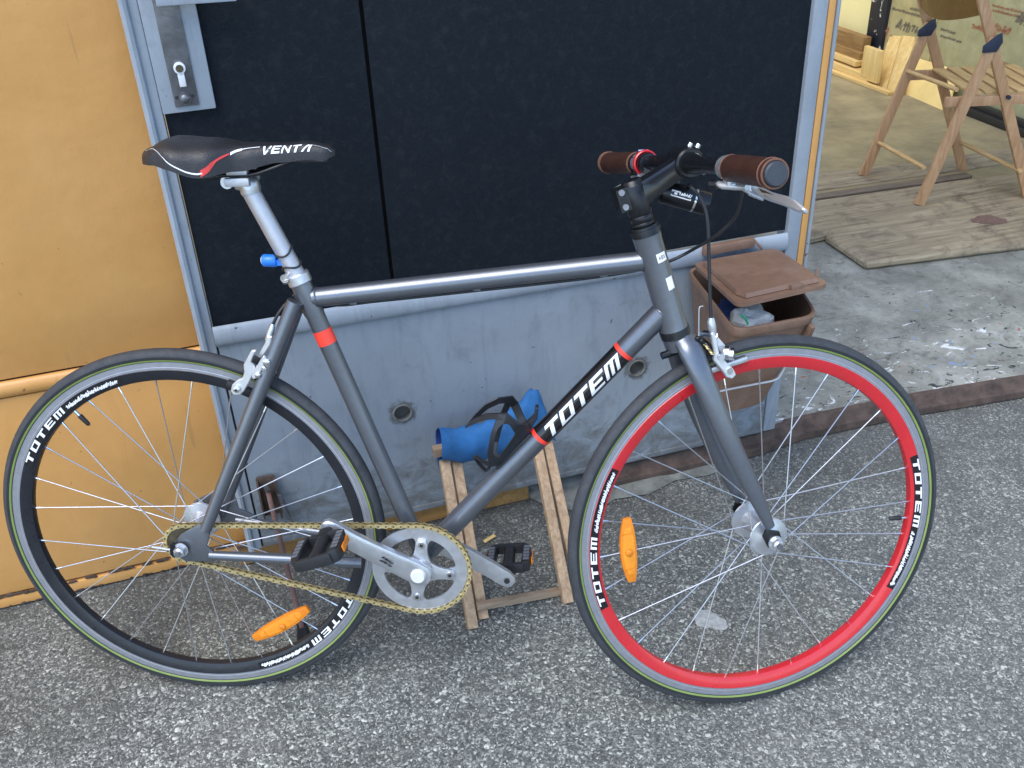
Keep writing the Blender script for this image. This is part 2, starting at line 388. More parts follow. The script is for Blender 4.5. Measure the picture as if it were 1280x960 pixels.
# ---------------------------------------------------------------- mesh helpers
class MB:
    def __init__(s):
        s.v, s.f = [], []
    def add(s, vs, fs):
        o = len(s.v)
        s.v += [V(x) for x in vs]
        s.f += [tuple(i + o for i in f) for f in fs]
        return s
    def tube(s, pts, r, seg=12, caps=True, flat=None, up=None):
        """sweep; r number or list; flat = (a, b) multipliers of the two cross axes"""
        pts = [V(p) for p in pts]
        n = len(pts)
        rs = r if isinstance(r, (list, tuple)) else [r] * n
        a, b = flat or (1, 1)
        T = [(pts[min(i + 1, n - 1)] - pts[max(i - 1, 0)]).normalized() for i in range(n)]
        ref = V(up) if up else (V((0, 0, 1)) if abs(T[0].z) < .9 else V((1, 0, 0)))
        vs, fs = [], []
        nx = (ref - T[0] * ref.dot(T[0])).normalized()
        for i in range(n):
            nx = (nx - T[i] * nx.dot(T[i]))
            nx.normalize()
            ny = T[i].cross(nx)
            for k in range(seg):
                t = 2 * pi * k / seg
                vs.append(pts[i] + nx * (cos(t) * rs[i] * a) + ny * (sin(t) * rs[i] * b))
        for i in range(n - 1):
            for k in range(seg):
                k2 = (k + 1) % seg
                fs.append((i * seg + k, i * seg + k2, (i + 1) * seg + k2, (i + 1) * seg + k))
        if caps:
            fs.append(tuple(range(seg - 1, -1, -1)))
            fs.append(tuple((n - 1) * seg + k for k in range(seg)))
        return s.add(vs, fs)
    def box(s, c, size, R=None, taper=1.0):
        c = V(c)
        hx, hy, hz = (x / 2 for x in size)
        vs = []
        for z in (-1, 1):
            t = taper if z > 0 else 1
            for x, y in ((-1, -1), (1, -1), (1, 1), (-1, 1)):
                p = V((x * hx * t, y * hy * t, z * hz))
                vs.append(c + (R @ p if R else p))
        return s.add(vs, [(3, 2, 1, 0), (4, 5, 6, 7), (0, 1, 5, 4), (1, 2, 6, 5), (2, 3, 7, 6), (3, 0, 4, 7)])
    def span(s, lo, hi):
        lo, hi = V(lo), V(hi)
        return s.box((lo + hi) / 2, hi - lo)
    def bar(s, p, q, w, t, up=(0, 1, 0), shift=0):
        """square bar from p to q, width w across, thickness t along up"""
        p, q = V(p), V(q)
        d = (q - p).normalized()
        u = V(up); u = (u - d * u.dot(d)).normalized()
        x = d.cross(u)
        R = Matrix((x, u, d)).transposed()
        return s.box((p + q) / 2 + u * shift, (w, t, (q - p).length), R)
    def prism(s, poly, off):
        """closed planar outline extruded by vector off"""
        n = len(poly); off = V(off)
        vs = [V(p) for p in poly] + [V(p) + off for p in poly]
        fs = [tuple(range(n)), tuple(range(2 * n - 1, n - 1, -1))]
        fs += [((i + 1) % n, i, n + i, n + (i + 1) % n) for i in range(n)]
        return s.add(vs, fs)
    def lathe(s, prof, c=(0, 0, 0), seg=48, closed=True, axis='Y'):
        """profile of (radius, along) turned about an axis through c"""
        c = V(c); n = len(prof)
        vs, fs = [], []
        for k in range(seg):
            t = 2 * pi * k / seg
            for r, y in prof:
                p = V((r * cos(t), y, r * sin(t))) if axis == 'Y' else V((r * cos(t), r * sin(t), y))
                vs.append(c + p)
        m = n if closed else n - 1
        for k in range(seg):
            k2 = (k + 1) % seg
            for i in range(m):
                j = (i + 1) % n
                fs.append((k * n + i, k * n + j, k2 * n + j, k2 * n + i))
        return s.add(vs, fs)
    def cyl(s, p, q, r, seg=16, r2=None):
        return s.tube([p, q], [r, r if r2 is None else r2], seg)
    def ball(s, c, r, seg=10, sq=(1, 1, 1)):
        c = V(c); vs, fs = [], []
        rings = seg // 2
        for i in range(rings + 1):
            a = pi * i / rings
            for k in range(seg):
                t = 2 * pi * k / seg
                vs.append(c + V((sin(a) * cos(t) * r * sq[0], sin(a) * sin(t) * r * sq[1], cos(a) * r * sq[2])))
        for i in range(rings):
            for k in range(seg):
                k2 = (k + 1) % seg
                fs.append((i * seg + k, (i + 1) * seg + k, (i + 1) * seg + k2, i * seg + k2))
        return s.add(vs, fs)
    def mesh(s, name, m, smooth=True, bevel=0, angle=40, segs=2):
        bm = bmesh.new()
        bv = [bm.verts.new(x) for x in s.v]
        for f in s.f:
            try:
                bm.faces.new([bv[i] for i in f])
            except ValueError:
                pass
        bmesh.ops.remove_doubles(bm, verts=bm.verts, dist=1e-6)
        bmesh.ops.recalc_face_normals(bm, faces=bm.faces)
        if bevel:
            ed = [e for e in bm.edges if len(e.link_faces) == 2 and e.calc_face_angle(0) > radians(50)]
            bmesh.ops.bevel(bm, geom=ed, offset=bevel, segments=segs, affect='EDGES', profile=.6, clamp_overlap=True)
        me = bpy.data.meshes.new(name)
        bm.to_mesh(me)
        bm.free()
        me.materials.append(m if not isinstance(m, str) else MT[m])
        if smooth:
            for p in me.polygons:
                p.use_smooth = True
            try:
                me.set_sharp_from_angle(angle=radians(angle))
            except Exception:
                pass
        return me
    def build(s, name, m, parent=None, **kw):
        return link(name, s.mesh(name, m, **kw), parent)
def link(name, me, parent=None):
    o = bpy.data.objects.new(name, me)
    COL.objects.link(o)
    if parent:
        o.parent = parent
    return o
def empty(name, M=None, parent=None, size=.1):
    o = bpy.data.objects.new(name, None)
    o.empty_display_size = size
    COL.objects.link(o)
    if parent:
        o.parent = parent
    if M is not None:
        o.matrix_basis = M
    return o
def tag(o, label=None, cat=None, group=None, kind=None):
    for k, v in (("label", label), ("category", cat), ("group", group), ("kind", kind)):
        if v:
            o[k] = v
    return o
def wall_thing(name, label, cat, base, group=None):
    """Empty at a base point given in facade coordinates; returns it and the shift into its own coordinates"""
    b = V(base)
    o = empty(name, WALL_M @ Matrix.Translation(b))
    tag(o, label, cat, group, 'thing')
    return o, -b
class LB(MB):
    """MB whose points are given in facade coordinates and stored relative to a thing's base"""
    def __init__(s, shift):
        super().__init__(); s.sh = V(shift)
    def add(s, vs, fs):
        return super().add([V(x) + s.sh for x in vs], fs)
def bez(pts, n=24):
    """Catmull-Rom through points"""
    P = [V(p) for p in pts]
    P = [P[0] * 2 - P[1]] + P + [P[-1] * 2 - P[-2]]
    out = []
    m = len(P) - 3
    for i in range(m):
        a, b, c, d = P[i:i + 4]
        for k in range(n):
            t = k / n
            out.append(.5 * ((2 * b) + (c - a) * t + (2 * a - 5 * b + 4 * c - d) * t * t + (3 * b - a - 3 * c + d) * t ** 3))
    out.append(P[-2])
    return out

# lettering: strokes of each glyph as quads in a unit cell (x right, y up)
def R4(x0, y0, x1, y1):
    return [(x0, y0), (x1, y0), (x1, y1), (x0, y1)]
GLY = {
    'T': [R4(0, .78, 1, 1), R4(.36, 0, .64, .78)],
    'O': [R4(0, 0, .27, 1), R4(.73, 0, 1, 1), R4(.27, .82, .73, 1), R4(.27, 0, .73, .18)],
    'E': [R4(0, 0, .27, 1), R4(.27, .8, 1, 1), R4(.27, .41, .9, .59), R4(.27, 0, 1, .2)],
    'M': [R4(0, 0, .22, .86), R4(.39, 0, .61, .86), R4(.78, 0, 1, .86), R4(0, .86, 1, 1)],
    'V': [[(0, 1), (.24, 1), (.52, .25), (.40, 0)], [(.40, 0), (.52, .25), (.78, 1), (1, 1), (.6, 0)]],
    'N': [R4(0, 0, .2, 1), R4(.8, 0, 1, 1), [(.2, 1), (.2, .72), (.8, 0), (.8, .28)]],
    'A': [[(0, 0), (.26, 0), (.66, .8), (.5, 1)], R4(.5, .8, 1, 1), R4(.74, 0, 1, .8)],
    'K': [R4(0, 0, .2, 1), [(.2, .42), (.2, .6), (.8, 1), (1, 1)], [(.3, .5), (.5, .62), (1, 0), (.8, 0)]],
    'X': [[(0, 0), (.22, 0), (1, 1), (.78, 1)], [(0, 1), (.22, 1), (1, 0), (.78, 0)]],
    'B': [R4(0, 0, .22, 1), R4(.22, .82, .9, 1), R4(.22, .42, .9, .58), R4(.22, 0, .9, .18), R4(.78, .18, 1, .42), R4(.78, .58, 1, .82)],
}
def letters(mb, text, fn, w, h, gap, slant=.2, x0=0.0, sub=3):
    """glyph quads, each cut into strips along x and placed on a surface by fn(x, y)"""
    x = x0
    for ch in text:
        for q in GLY[ch]:
            (a, b, c, d) = (q + [q[-1]])[:4] if len(q) < 5 else q[:4]
            polys = [q] if len(q) > 4 else [[a, b, c, d]]
            for pl in polys:
                if len(pl) == 4:
                    a, b, c, d = pl
                    for i in range(sub):
                        t0, t1 = i / sub, (i + 1) / sub
                        L_ = lambda p, q_, t: (p[0] + (q_[0] - p[0]) * t, p[1] + (q_[1] - p[1]) * t)
                        qd = [L_(a, d, t0), L_(b, c, t0), L_(b, c, t1), L_(a, d, t1)]
                        mb.add([fn(x + (u + slant * v) * w, v * h) for u, v in qd], [(0, 1, 2, 3)])
                else:
                    mb.add([fn(x + (u + slant * v) * w, v * h) for u, v in pl], [tuple(range(len(pl)))])
        x += w + gap
    return x
def scrawl(mb, fn, x0, x1, h, seed=1, dense=1.0):
    """small script too fine to read: a row of slanted strokes of uneven height"""
    rnd = random.Random(seed)
    x = x0
    while x < x1:
        w = h * rnd.uniform(.12, .3)
        hh = h * rnd.uniform(.5, 1.0)
        b = h * rnd.uniform(0, .25)
        mb.add([fn(x, b), fn(x + w, b), fn(x + w + h * .25, b + hh), fn(x + h * .25, b + hh)], [(0, 1, 2, 3)])
        if rnd.random() < .7:
            y = b + hh * rnd.uniform(.2, .8)
            mb.add([fn(x, y), fn(x + h * .5, y), fn(x + h * .5, y + h * .18), fn(x, y + h * .18)], [(0, 1, 2, 3)])
        x += h * rnd.uniform(.26, .5) / dense
    return x

# ================================================================ GROUND
def sheet(name, pts, m, z=0.0):
    mb = MB()
    mb.add([(p[0], p[1], z) for p in pts], [tuple(range(len(pts)))])
    return mb.build(name, m, smooth=False)
g = sheet("asphalt_ground", [(-150, -150), (150, -150), (150, 150), (-150, 150)], 'asphalt')
tag(g, "grey asphalt yard of light and dark chippings in front of the doors", None, None, 'structure')

# concrete slab of the workshop: front edge kinks a little at the threshold
SL = MB()
edge = [(-.50, .125), (.0, .06), (.30, .045), (.75, .045), (1.08, .02), (1.35, -.005), (2.2, -.085), (3.4, -.2)]
ZS = .045
top = [(s, d, ZS) for s, d in edge] + [(3.4, 4.6, ZS), (-3.0, 4.6, ZS), (-3.0, .125, ZS)]
SL.prism([V(p) for p in top], (0, 0, -.2))
slab = SL.build("concrete_floor", 'concrete', smooth=False)
slab.matrix_world = WALL_M
tag(slab, "worn grey concrete floor of the workshop spattered with paint", None, None, 'structure')
# rusty steel angle along the front edge of the slab: a piece of the floor
st = MB()
prof = [(-.030, .003), (-.028, .024), (-.012, .028), (-.002, .0475), (.010, .0492), (.010, .003)]
vs, fs = [], []
E2 = [(.20, .012), (.62, .012), (.75, .032), (1.08, .02), (1.35, -.005), (2.2, -.085), (3.4, -.2)]
for s, d in E2:
    for a, z in prof:
        vs.append((s, d + a, z))
n = len(prof)
for i in range(len(E2) - 1):
    for k in range(n):
        k2 = (k + 1) % n
        fs.append((i * n + k, i * n + k2, (i + 1) * n + k2, (i + 1) * n + k))
fs += [tuple(range(n)), tuple(range(len(E2) * n - 1, (len(E2) - 1) * n - 1, -1))]
st.add(vs, fs)
st.build("edge_angle", 'rust', slab, smooth=False, bevel=.003)
# low worn concrete apron sloping from the slab under the grey leaf to the asphalt
AP = MB()
aps = [(.02, .05), (.06, -.01), (.11, -.05), (.16, -.075), (.22, -.05), (.30, -.06), (.38, -.035), (.46, -.045), (.56, -.025)]
vs = []
for s_, d_ in aps:
    vs += [(s_, d_, .0035), (s_, d_ + .02, .009), (s_, max(.0, d_ + .03), .016), (s_, .06, .018)]
fs = []
for i in range(len(aps) - 1):
    for k in range(3):
        fs.append((i * 4 + k, (i + 1) * 4 + k, (i + 1) * 4 + k + 1, i * 4 + k + 1))
AP.add(vs, fs)
AP.build("concrete_apron", 'old_concrete', slab)
# inner floor lying on the slab, warm lamplight put into its colour
fi = MB()
fi.prism([(1.2, 1.25, ZS + .004), (3.3, .95, ZS + .004), (3.3, 4.55, ZS + .004), (-2.9, 4.55, ZS + .004), (-2.9, 1.35, ZS + .004)], (0, 0, -.003))
fi.build("floor_sheet", 'floor_in', slab, smooth=False)

# ================================================================ GREY DOOR LEAF
DL, sh = wall_thing("metal_door", "grey painted metal door leaf with black upper panels, open beside the workshop", "door", (-.595, 0, 0))
def L():
    return LB(sh)
S0, S1, ZB, ZT = -.595, .652, .062, 2.10
# lower sheet with two round holes cut: built as ring fans around each hole
def holed_sheet(mb, s0, s1, z0, z1, holes, r, d0, d1, seg=28):
    cuts = sorted(holes)
    xs = [s0] + [(cuts[i][0] + cuts[i + 1][0]) / 2 for i in range(len(cuts) - 1)] + [s1]
    for i, (cx, cz) in enumerate(cuts):
        a, b = xs[i], xs[i + 1]
        ring, outer = [], []
        for k in range(seg):
            t = 2 * pi * k / seg
            ring.append((cx + r * cos(t), cz + r * sin(t)))
            dx, dz = cos(t), sin(t)
            tt = min((b - cx) / dx if dx > 1e-6 else ((a - cx) / dx if dx < -1e-6 else 1e9), (z1 - cz) / dz if dz > 1e-6 else ((z0 - cz) / dz if dz < -1e-6 else 1e9))
            outer.append((cx + dx * tt, cz + dz * tt))
        vs = [(x, d0, z) for x, z in ring] + [(x, d0, z) for x, z in outer] + [(x, d1, z) for x, z in ring]
        fs = []
        for k in range(seg):
            k2 = (k + 1) % seg
            fs.append((k, k2, seg + k2, seg + k))
            fs.append((k, 2 * seg + k, 2 * seg + k2, k2))
        mb.add(vs, fs)
        for cxx, czz in ((a, z0), (b, z0), (b, z1), (a, z1)):
            k = min(range(seg), key=lambda q: (outer[q][0] - cxx) ** 2 + (outer[q][1] - czz) ** 2)
            o1 = outer[k]
            for k3 in ((k + 1) % seg, (k - 1) % seg):
                o2 = outer[k3]
                if abs(o1[0] - o2[0]) > 1e-5 and abs(o1[1] - o2[1]) > 1e-5:
                    mb.add([(o1[0], d0, o1[1]), (o2[0], d0, o2[1]), (cxx, d0, czz)], [(0, 1, 2)])
HOLES = [tuple(WL(503, 516).xz), tuple(WL(796, 460).xz)]
HOLES = [(HOLES[0][0], HOLES[0][1]), (HOLES[1][0], HOLES[1][1])]
lp = L()
holed_sheet(lp, -.566, S1 - .03, ZB + .004, .552, HOLES, .0185, 0.0, .03)
lp.span((-.566, .031, ZB + .004), (S1 - .03, .034, .552))
lower = lp.build("lower_panel", 'leaf', DL, smooth=False)
for hx, hz in HOLES:
    r_ = L()
    r_.tube([(hx + .019 * cos(t), -.001, hz + .019 * sin(t)) for t in [2 * pi * k / 24 for k in range(25)]], .0022, 6, False)
    r_.build("hole_rim", 'old_concrete', lower)
    r2 = L(); r2.cyl((hx, .0095, hz), (hx, .02, hz), .0184, 24)
    r2.build("hole_plug", mat("dark_plug", (.07, .07, .068), .7, .2, .4, 60), lower)
m_ = L(); m_.span((S0, -.004, ZB - .004), (-.5675, .034, ZT)); stile = m_.build("left_stile", 'leaf_edge', DL, bevel=.004)
m_ = L(); m_.span((-.5674, -.0005, ZB), (-.5645, .02, .545)); m_.build("seam_gap", 'void', DL, smooth=False)
m_ = L(); m_.tube([(S0 + .006, -.007, ZB), (S0 + .006, -.007, ZT)], .007, 8); m_.build("edge_bead", 'leaf_edge', stile)
m_ = L(); m_.span((S1 - .028, -.006, .50), (S1 + .003, .034, ZT)); m_.build("right_stile", 'leaf_edge', DL, bevel=.003)
m_ = L(); m_.span((S1 - .0285, -.004, ZB), (S1 + .003, .034, .498)); m_.build("right_foot_stile", 'leaf_edge', DL, bevel=.003)
m_ = L(); m_.span((S1 + .0055, -.004, .42), (S1 + .021, .03, ZT)); m_.build("ochre_strip", 'ochre', DL, bevel=.002)
m_ = L(); m_.span((S1 + .0235, -.007, .42), (S1 + .030, .03, ZT)); m_.build("edge_strip", 'leaf_edge', DL, bevel=.002)
# round lower rail, falling slightly to the right
zl, zr = .570, .556
m_ = L(); m_.tube([(-.5675, -.004, zl), (S1 - .028, -.004, zr)], .0205, 16, True, (1, .42)); m_.build("round_rail", 'leaf_edge', DL)
# bottom rail lip
m_ = L(); m_.span((-.564, -.003, ZB - .002), (S1 - .03, .001, ZB + .012)); m_.build("bottom_lip", 'leaf', DL, bevel=.0015)
# black boards
SEAM = WL(470, 170).x
for a, b, nm in ((-.5655, SEAM - .0025, "black_panel"), (SEAM + .0042, S1 - .0285, "black_panel")):
    m_ = L(); m_.span((a, .004, .58), (b, .021, ZT)); m_.build(nm, 'black_panel', DL, bevel=.0015)
m_ = L(); m_.span((SEAM - .006, .0215, .58), (SEAM + .006, .026, ZT)); m_.build("seam_strip", 'void', DL, smooth=False)
# lock box with steel plate, cylinder, cap and lever end
LBZ0 = .982
m_ = L(); m_.span((-.5674, -.009, LBZ0), (-.4835, .02, 1.36)); lbx = m_.build("lock_box", 'leaf_edge', DL, bevel=.003)
m_ = L(); m_.span((-.546, -.0125, .992), (-.5085, -.0085, 1.30)); lpl = m_.build("lock_plate", 'steel_worn', DL, bevel=.0015)
kx = WL(224, 82.5).x; kz = WL(224, 82.5).z
m_ = L(); m_.cyl((kx, -.0085, kz), (kx, -.018, kz), .0092, 24); m_.span((kx - .0052, -.0165, kz - .029), (kx + .0052, -.0085, kz - .004)); m_.build("lock_cylinder", 'alloy_bright', lpl, bevel=.001)
m_ = L(); m_.cyl((kx, -.0182, kz), (kx, -.0188, kz), .006, 16); m_.span((kx - .001, -.0195, kz - .005), (kx + .001, -.0183, kz + .005)); m_.build("key_slot", 'chain_dark', lpl)
bx, bz = WL(231, 120).x, WL(231, 120).z
m_ = L(); m_.cyl((bx, -.0125, bz), (bx, -.019, bz), .009, 14); m_.ball((bx, -.019, bz), .0075, 10, (1, .5, 1)); m_.build("cap_bolt", 'steel_worn', lpl)
for q in (-.0125, .0125):
    m_ = L(); m_.cyl((bx + q, -.0122, bz + .002), (bx + q, -.0132, bz + .002), .0028, 8); m_.build("screw_hole", 'dark_print', lpl)
hp0, hp1 = WL(196, 8.5, -.04), WL(296, 1.5, -.04)
m_ = L(); m_.prism([hp0, hp1, hp1 + V((0, 0, .03)), hp0 + V((0, 0, .03))], (0, .010, 0)); m_.build("latch_plate", 'leaf_edge', DL, bevel=.002)
# hinged door stay with spring and rubber foot
F = GR(381, 800, .02); Bt = WL(333, 606, -.02)
m_ = L(); m_.span((Bt.x - .017, -.010, Bt.z - .085), (Bt.x + .017, -.004, Bt.z + .012)); m_.span((Bt.x - .019, -.03, Bt.z - .085), (Bt.x - .015, -.004, Bt.z + .008)); m_.span((Bt.x + .015, -.03, Bt.z - .085), (Bt.x + .019, -.004, Bt.z + .008))
m_.build("stay_bracket", 'rust', DL, bevel=.001)
m_ = L(); m_.bar((Bt.x, -.022, Bt.z - .012), F + V((0, 0, .03)), .017, .010, (1, 0, 0)); stay = m_.build("door_stay", mat("brown_stay_paint", (.085, .042, .036), .5, .2, .3, 30, .2, 90, (.03, .02, .02), 18, .6), DL, bevel=.002)
m_ = L(); m_.tube([F + V((0, 0, -.018)), F + V((0, .001, .002)), F + V((0, .006, .035))], [.017, .015, .010], 12); m_.build("rubber_foot", 'black_plastic', stay)
m_ = L(); m_.cyl((Bt.x, -.028, Bt.z + .0), (Bt.x, -.036, Bt.z), .006, 10); m_.build("pivot_bolt", 'steel_worn', stay)
sp = []
for k in range(150):
    t = k / 149
    a = V((Bt.x + .021, -.03, Bt.z - .018)).lerp(V((Bt.x + .032, -.035, Bt.z - .105)), t)
    sp.append(a + V((cos(t * 34 * pi) * .0045, sin(t * 34 * pi) * .0045, 0)))
m_ = L(); m_.tube(sp, .0009, 5); m_.build("spring", 'steel_worn', stay)

# ================================================================ OCHRE DOOR LEAF
OD, sh = wall_thing("ochre_door", "ochre painted door leaf with a moulded ridge, left of the grey door", "door", (-1.4, .067, 0))
dO = .067
zr1, zr0 = .518, .487
m_ = L(); m_.span((-2.4, dO, zr1 + .004), (-.590, dO + .04, 2.1)); m_.build("upper_panel", 'ochre', OD, bevel=.004)
m_ = L(); m_.tube([(-2.4, dO + .002, (zr1 + zr0) / 2), (-.590, dO + .002, (zr1 + zr0) / 2)], .0165, 14, True, (1, .7)); m_.build("ridge_rail", 'ochre', OD)
m_ = L(); m_.span((-2.4, dO + .014, zr0 - .01), (-.590, dO + .03, zr1 + .01)); m_.build("rail_shadow_gap", 'rust', OD, smooth=False)
m_ = L(); m_.span((-2.4, dO, .034), (-.56, dO + .04, zr0 - .003)); m_.build("lower_panel", 'ochre', OD, bevel=.004)
m_ = L(); m_.span((-2.4, dO + .008, .026), (-.56, dO + .03, .036)); m_.build("bottom_seam", 'rust', OD, smooth=False)
m_ = L(); m_.span((-2.4, dO - .004, .004), (-.56, dO + .035, .028)); m_.build("bottom_strip", 'ochre', OD, bevel=.003)
# flaking rust along the seam and foot of the strip
rnd = random.Random(3)
fl = L()
for k in range(70):
    s = rnd.uniform(-1.25, -.57); w = rnd.uniform(.004, .03); z = rnd.choice((.029, .032, .005)); h = rnd.uniform(.002, .006)
    poly = [(s, dO - .0052, z), (s + w * .5, dO - .0052, z - h * .4), (s + w, dO - .0052, z + h * .2), (s + w * .7, dO - .0052, z + h), (s + w * .2, dO - .0052, z + h * .8)]
    fl.prism(poly, (0, .004, 0))
o = fl.build("rust_flakes", 'rust', OD, smooth=False); o["kind"] = "stuff"

# threshold pieces seen under the grey leaf
TB, sh = wall_thing("threshold_beam", "weathered ochre timber beam on the ground under the grey door", "beam", (-.3, .03, 0))
a, b = -.62, WL(660, 625, .03).x
m_ = L(); m_.span((a, .022, .003), (b - .12, .042, .056)); m_.build("beam_piece", 'beam', TB, bevel=.004)
m_ = L(); m_.span((b - .117, .020, .003), (b, .041, .058)); m_.build("beam_piece", 'old_timber', TB, bevel=.004)
m_ = L(); m_.span((a, .015, .0565), (b, .0205, .0605)); m_.build("rust_lip", 'rust', TB, bevel=.001)

FW, sh = wall_thing("facade_wall", "plain ochre rendered wall above the doors, out of the picture", "wall", (0, .07, 2.13))  # unseen upper wall, added to block sky; height set for interior light
m_ = L(); m_.span((-9, .0, 2.135), (9, .35, 4.3)); m_.build("wall_face", 'ochre', FW, smooth=False)
m_ = L(); m_.span((-9, .068, 0), (-2.43, .35, 2.13)); m_.build("wall_face", 'ochre', FW, smooth=False)
m_ = L(); m_.span((3.45, .0, 0), (9, .35, 2.13)); m_.build("wall_face", 'ochre', FW, smooth=False)
# grit and crumbs swept against the foot of the doors
gr = MB(); rnd = random.Random(11)
for k in range(900):
    s_ = rnd.uniform(-1.3, 1.6); d_ = .04 - abs(rnd.gauss(0, .16)) if s_ < -.1 else -.03 - abs(rnd.gauss(0, .12))
    if s_ > 1.0: d_ -= (s_ - 1.0) * .12
    r = rnd.uniform(.0012, .0036); a = rnd.uniform(0, 6.28)
    vs = [V((s_ + r * cos(a + t) * rnd.uniform(.6, 1.3), d_ + r * sin(a + t) * rnd.uniform(.6, 1.3), r * z_)) for t, z_ in ((0, .1), (2.1, .1), (4.2, .1))]
    gr.add(vs + [V((s_, d_, r * rnd.uniform(.7, 1.3)))], [(0, 1, 3), (1, 2, 3), (2, 0, 3)])
grit = gr.build("grit", mat("pale_grit", (.26, .25, .225), .9, 0, .6, 300), smooth=False)
grit.matrix_world = WALL_M
tag(grit, "small pale grit and crumbs lying along the foot of the doors", None, None, 'stuff')

# ================================================================ WORKSHOP INTERIOR
def simple(name, label, cat, base, m, fn, group=None, **kw):
    b = V(base)
    mb = LB(-b); fn(mb)
    o = mb.build(name, m, None, **kw)
    o.matrix_world = WALL_M @ Matrix.Translation(b)
    return tag(o, label, cat, group, 'thing')
SW = 2.86
simple("side_wall", "side wall of the workshop tinted by painted-in lamplight behind the sheets and planks", "wall", (SW, 2, 0), 'cream', lambda q: q.span((SW, .0, .0), (SW + .15, 4.6, 2.7)), smooth=False)
simple("back_wall", "cream back wall of the workshop brightened by painted-in lamplight behind the timber stack", "wall", (1, 4.5, 0), 'cream', lambda q: q.span((-3.0, 4.45, .0), (SW - .003, 4.6, 2.7)), smooth=False)
# floor battens along the wall
p0, p1 = GR(1034, 90, .05), GR(1113, 119, .05)
simple("floor_batten", "thin pale batten lying on the floor along the foot of the planks", "batten", (2.63, 2.4, .05), 'pine_y', lambda q: q.bar((p1.x, p1.y, .058), (p0.x - .02, p0.y + .9, .058), .03, .016, (0, 0, 1)), bevel=.002)
# timber stack: each board its own thing
sx = 2.66
def board(name, label, px, py, th, w, far, m, ds=0.0, grp="timbers stacked on the floor by the back wall"):
    e = SD(px, py, sx + ds)
    z = e.z
    return simple(name, label, "board", (sx + ds + w / 2, e.y, z - th / 2), m, lambda q: q.span((sx + ds, e.y, z - th / 2), (sx + ds + w, far, z + th / 2)), grp, bevel=.003)
board("timber_board", "lowest pale board of the timber stack, with a dark sawn end", 1084, 99.5, .036, .09, 4.0, 'pine_y', -.02)
board("timber_board", "dark timber just above the lowest board of the stack", 1069, 88, .045, .07, 4.05, 'old_timber', .02)
board("timber_board", "thin pale board in the middle of the timber stack", 1069, 80.5, .026, .08, 4.1, 'pine_y', .0)
board("timber_board", "brown timber above the thin pale board of the stack", 1074, 73, .05, .06, 4.1, 'old_timber', .03)
board("timber_board", "thick brown timber on top of the stack against the cream wall", 1078, 57, .075, .05, 3.7, 'old_timber', .05)
# pale upright block in front of stack
e0, e1 = SD(1075, 92, 2.64), SD(1101, 64, 2.64)
simple("wood_block", "pale upright wood block between the timber stack and leaning planks", "block", (2.68, (e0.y + e1.y) / 2, .08), 'pine', lambda q: q.span((2.64, min(e0.y, e1.y), .072), (2.665, max(e0.y, e1.y), e1.z)), bevel=.006)
# leaning planks
def lean(name, label, pl, m, th, grp, s0, s1):
    """board leaning on the side wall: corners (photo positions) bottom-left, bottom-right, top-right, top-left"""
    bl, br, tr, tl = pl
    P = [SD(*bl, s0), SD(*br, s0), SD(*tr, s1), SD(*tl, s1)]
    return simple(name, label, "plank", tuple((P[0] + P[1]) / 2), m, lambda q: q.prism(P, (th, 0, .0)), grp, bevel=.002)
lean("leaning_plank", "pale plank leaning on the wall beside the upright block", ((1090, 109), (1107, 114), (1127, 45), (1112, 44)), 'pine', .028, "pale planks leaning on the side wall", 2.68, 2.80)
lean("leaning_plank", "pale knotted plank leaning on the wall, nearer the chair", ((1108, 114.5), (1124, 120), (1143, 46), (1128, 44)), 'pine', .028, "pale planks leaning on the side wall", 2.665, 2.80)
lean("plywood_sheet", "low yellow plywood sheet leaning on the wall behind the chair legs", ((1119, 123), (1184, 139), (1196, 88), (1136, 70)), 'ply', .012, None, 2.70, 2.78)
simple("dark_post", "dark post splashed with white paint in front of the cream wall", "post", (2.80, SD(1092, 58, 2.8).y, .05), 'post', lambda q: q.span((2.78, SD(1088, 40, 2.78).y - .10, .05), (2.85, SD(1088, 40, 2.78).y + .03, 2.4)), bevel=.004)
# plastic wrapped sheets leaning on wall
def sheetlean(name, label, d0, d1, m, zt, s0=2.795, s1=2.84, ):
    P = [V((s0, d1, .055)), V((s0, d0, .055)), V((s1, d0, zt)), V((s1, d1, zt))]
    return simple(name, label, "sheet", (s0, d0, .055), m, lambda q: q.prism(P, (.012, 0, 0)), "wrapped sheets leaning on the side wall", bevel=.002), P
yb = SD(1100, 60, 2.8).y
ym = SD(1165, 60, 2.8).y
s_a, PA = sheetlean("wrapped_sheet", "clouded plastic wrapped sheet leaning on the wall beside the dark post", ym + .004, yb, 'wrap', 1.9)
s_b, PB = sheetlean("wrapped_sheet", "pale printed plastic wrapped sheet leaning on the wall behind the chair", .55, ym, 'wrap_b', 1.7)
def stamp(parent, P, px, py, w, h, seed, m):
    t = V((P[0].x - .0015, 0, 0))
    c = SD(px, py, P[0].x + .02)
    nrm = (P[3] - P[0]); k = (c.z - P[0].z) / nrm.z
    base = V((P[0].x + nrm.x * k - .0015, c.y, c.z))
    mb = MB()
    scrawl(mb, lambda x, y: base - V(PW[parent.name]) + V((0, -x, y)), 0, w, h, seed)
    mb.build("stamp_print", m, parent, smooth=False)
PW = {s_a.name: (2.795, ym + .004, .055), s_b.name: (2.795, .55, .055)}
for q in ((1122, 36, .20, .05, 4, 'faded_dark'), (1107, 52, .05, .07, 5, 'faded_red'), (1118, 12, .24, .015, 6, 'faded_dark'), (1140, 12, .2, .015, 7, 'faded_dark')):
    stamp(s_a, PA, *q)
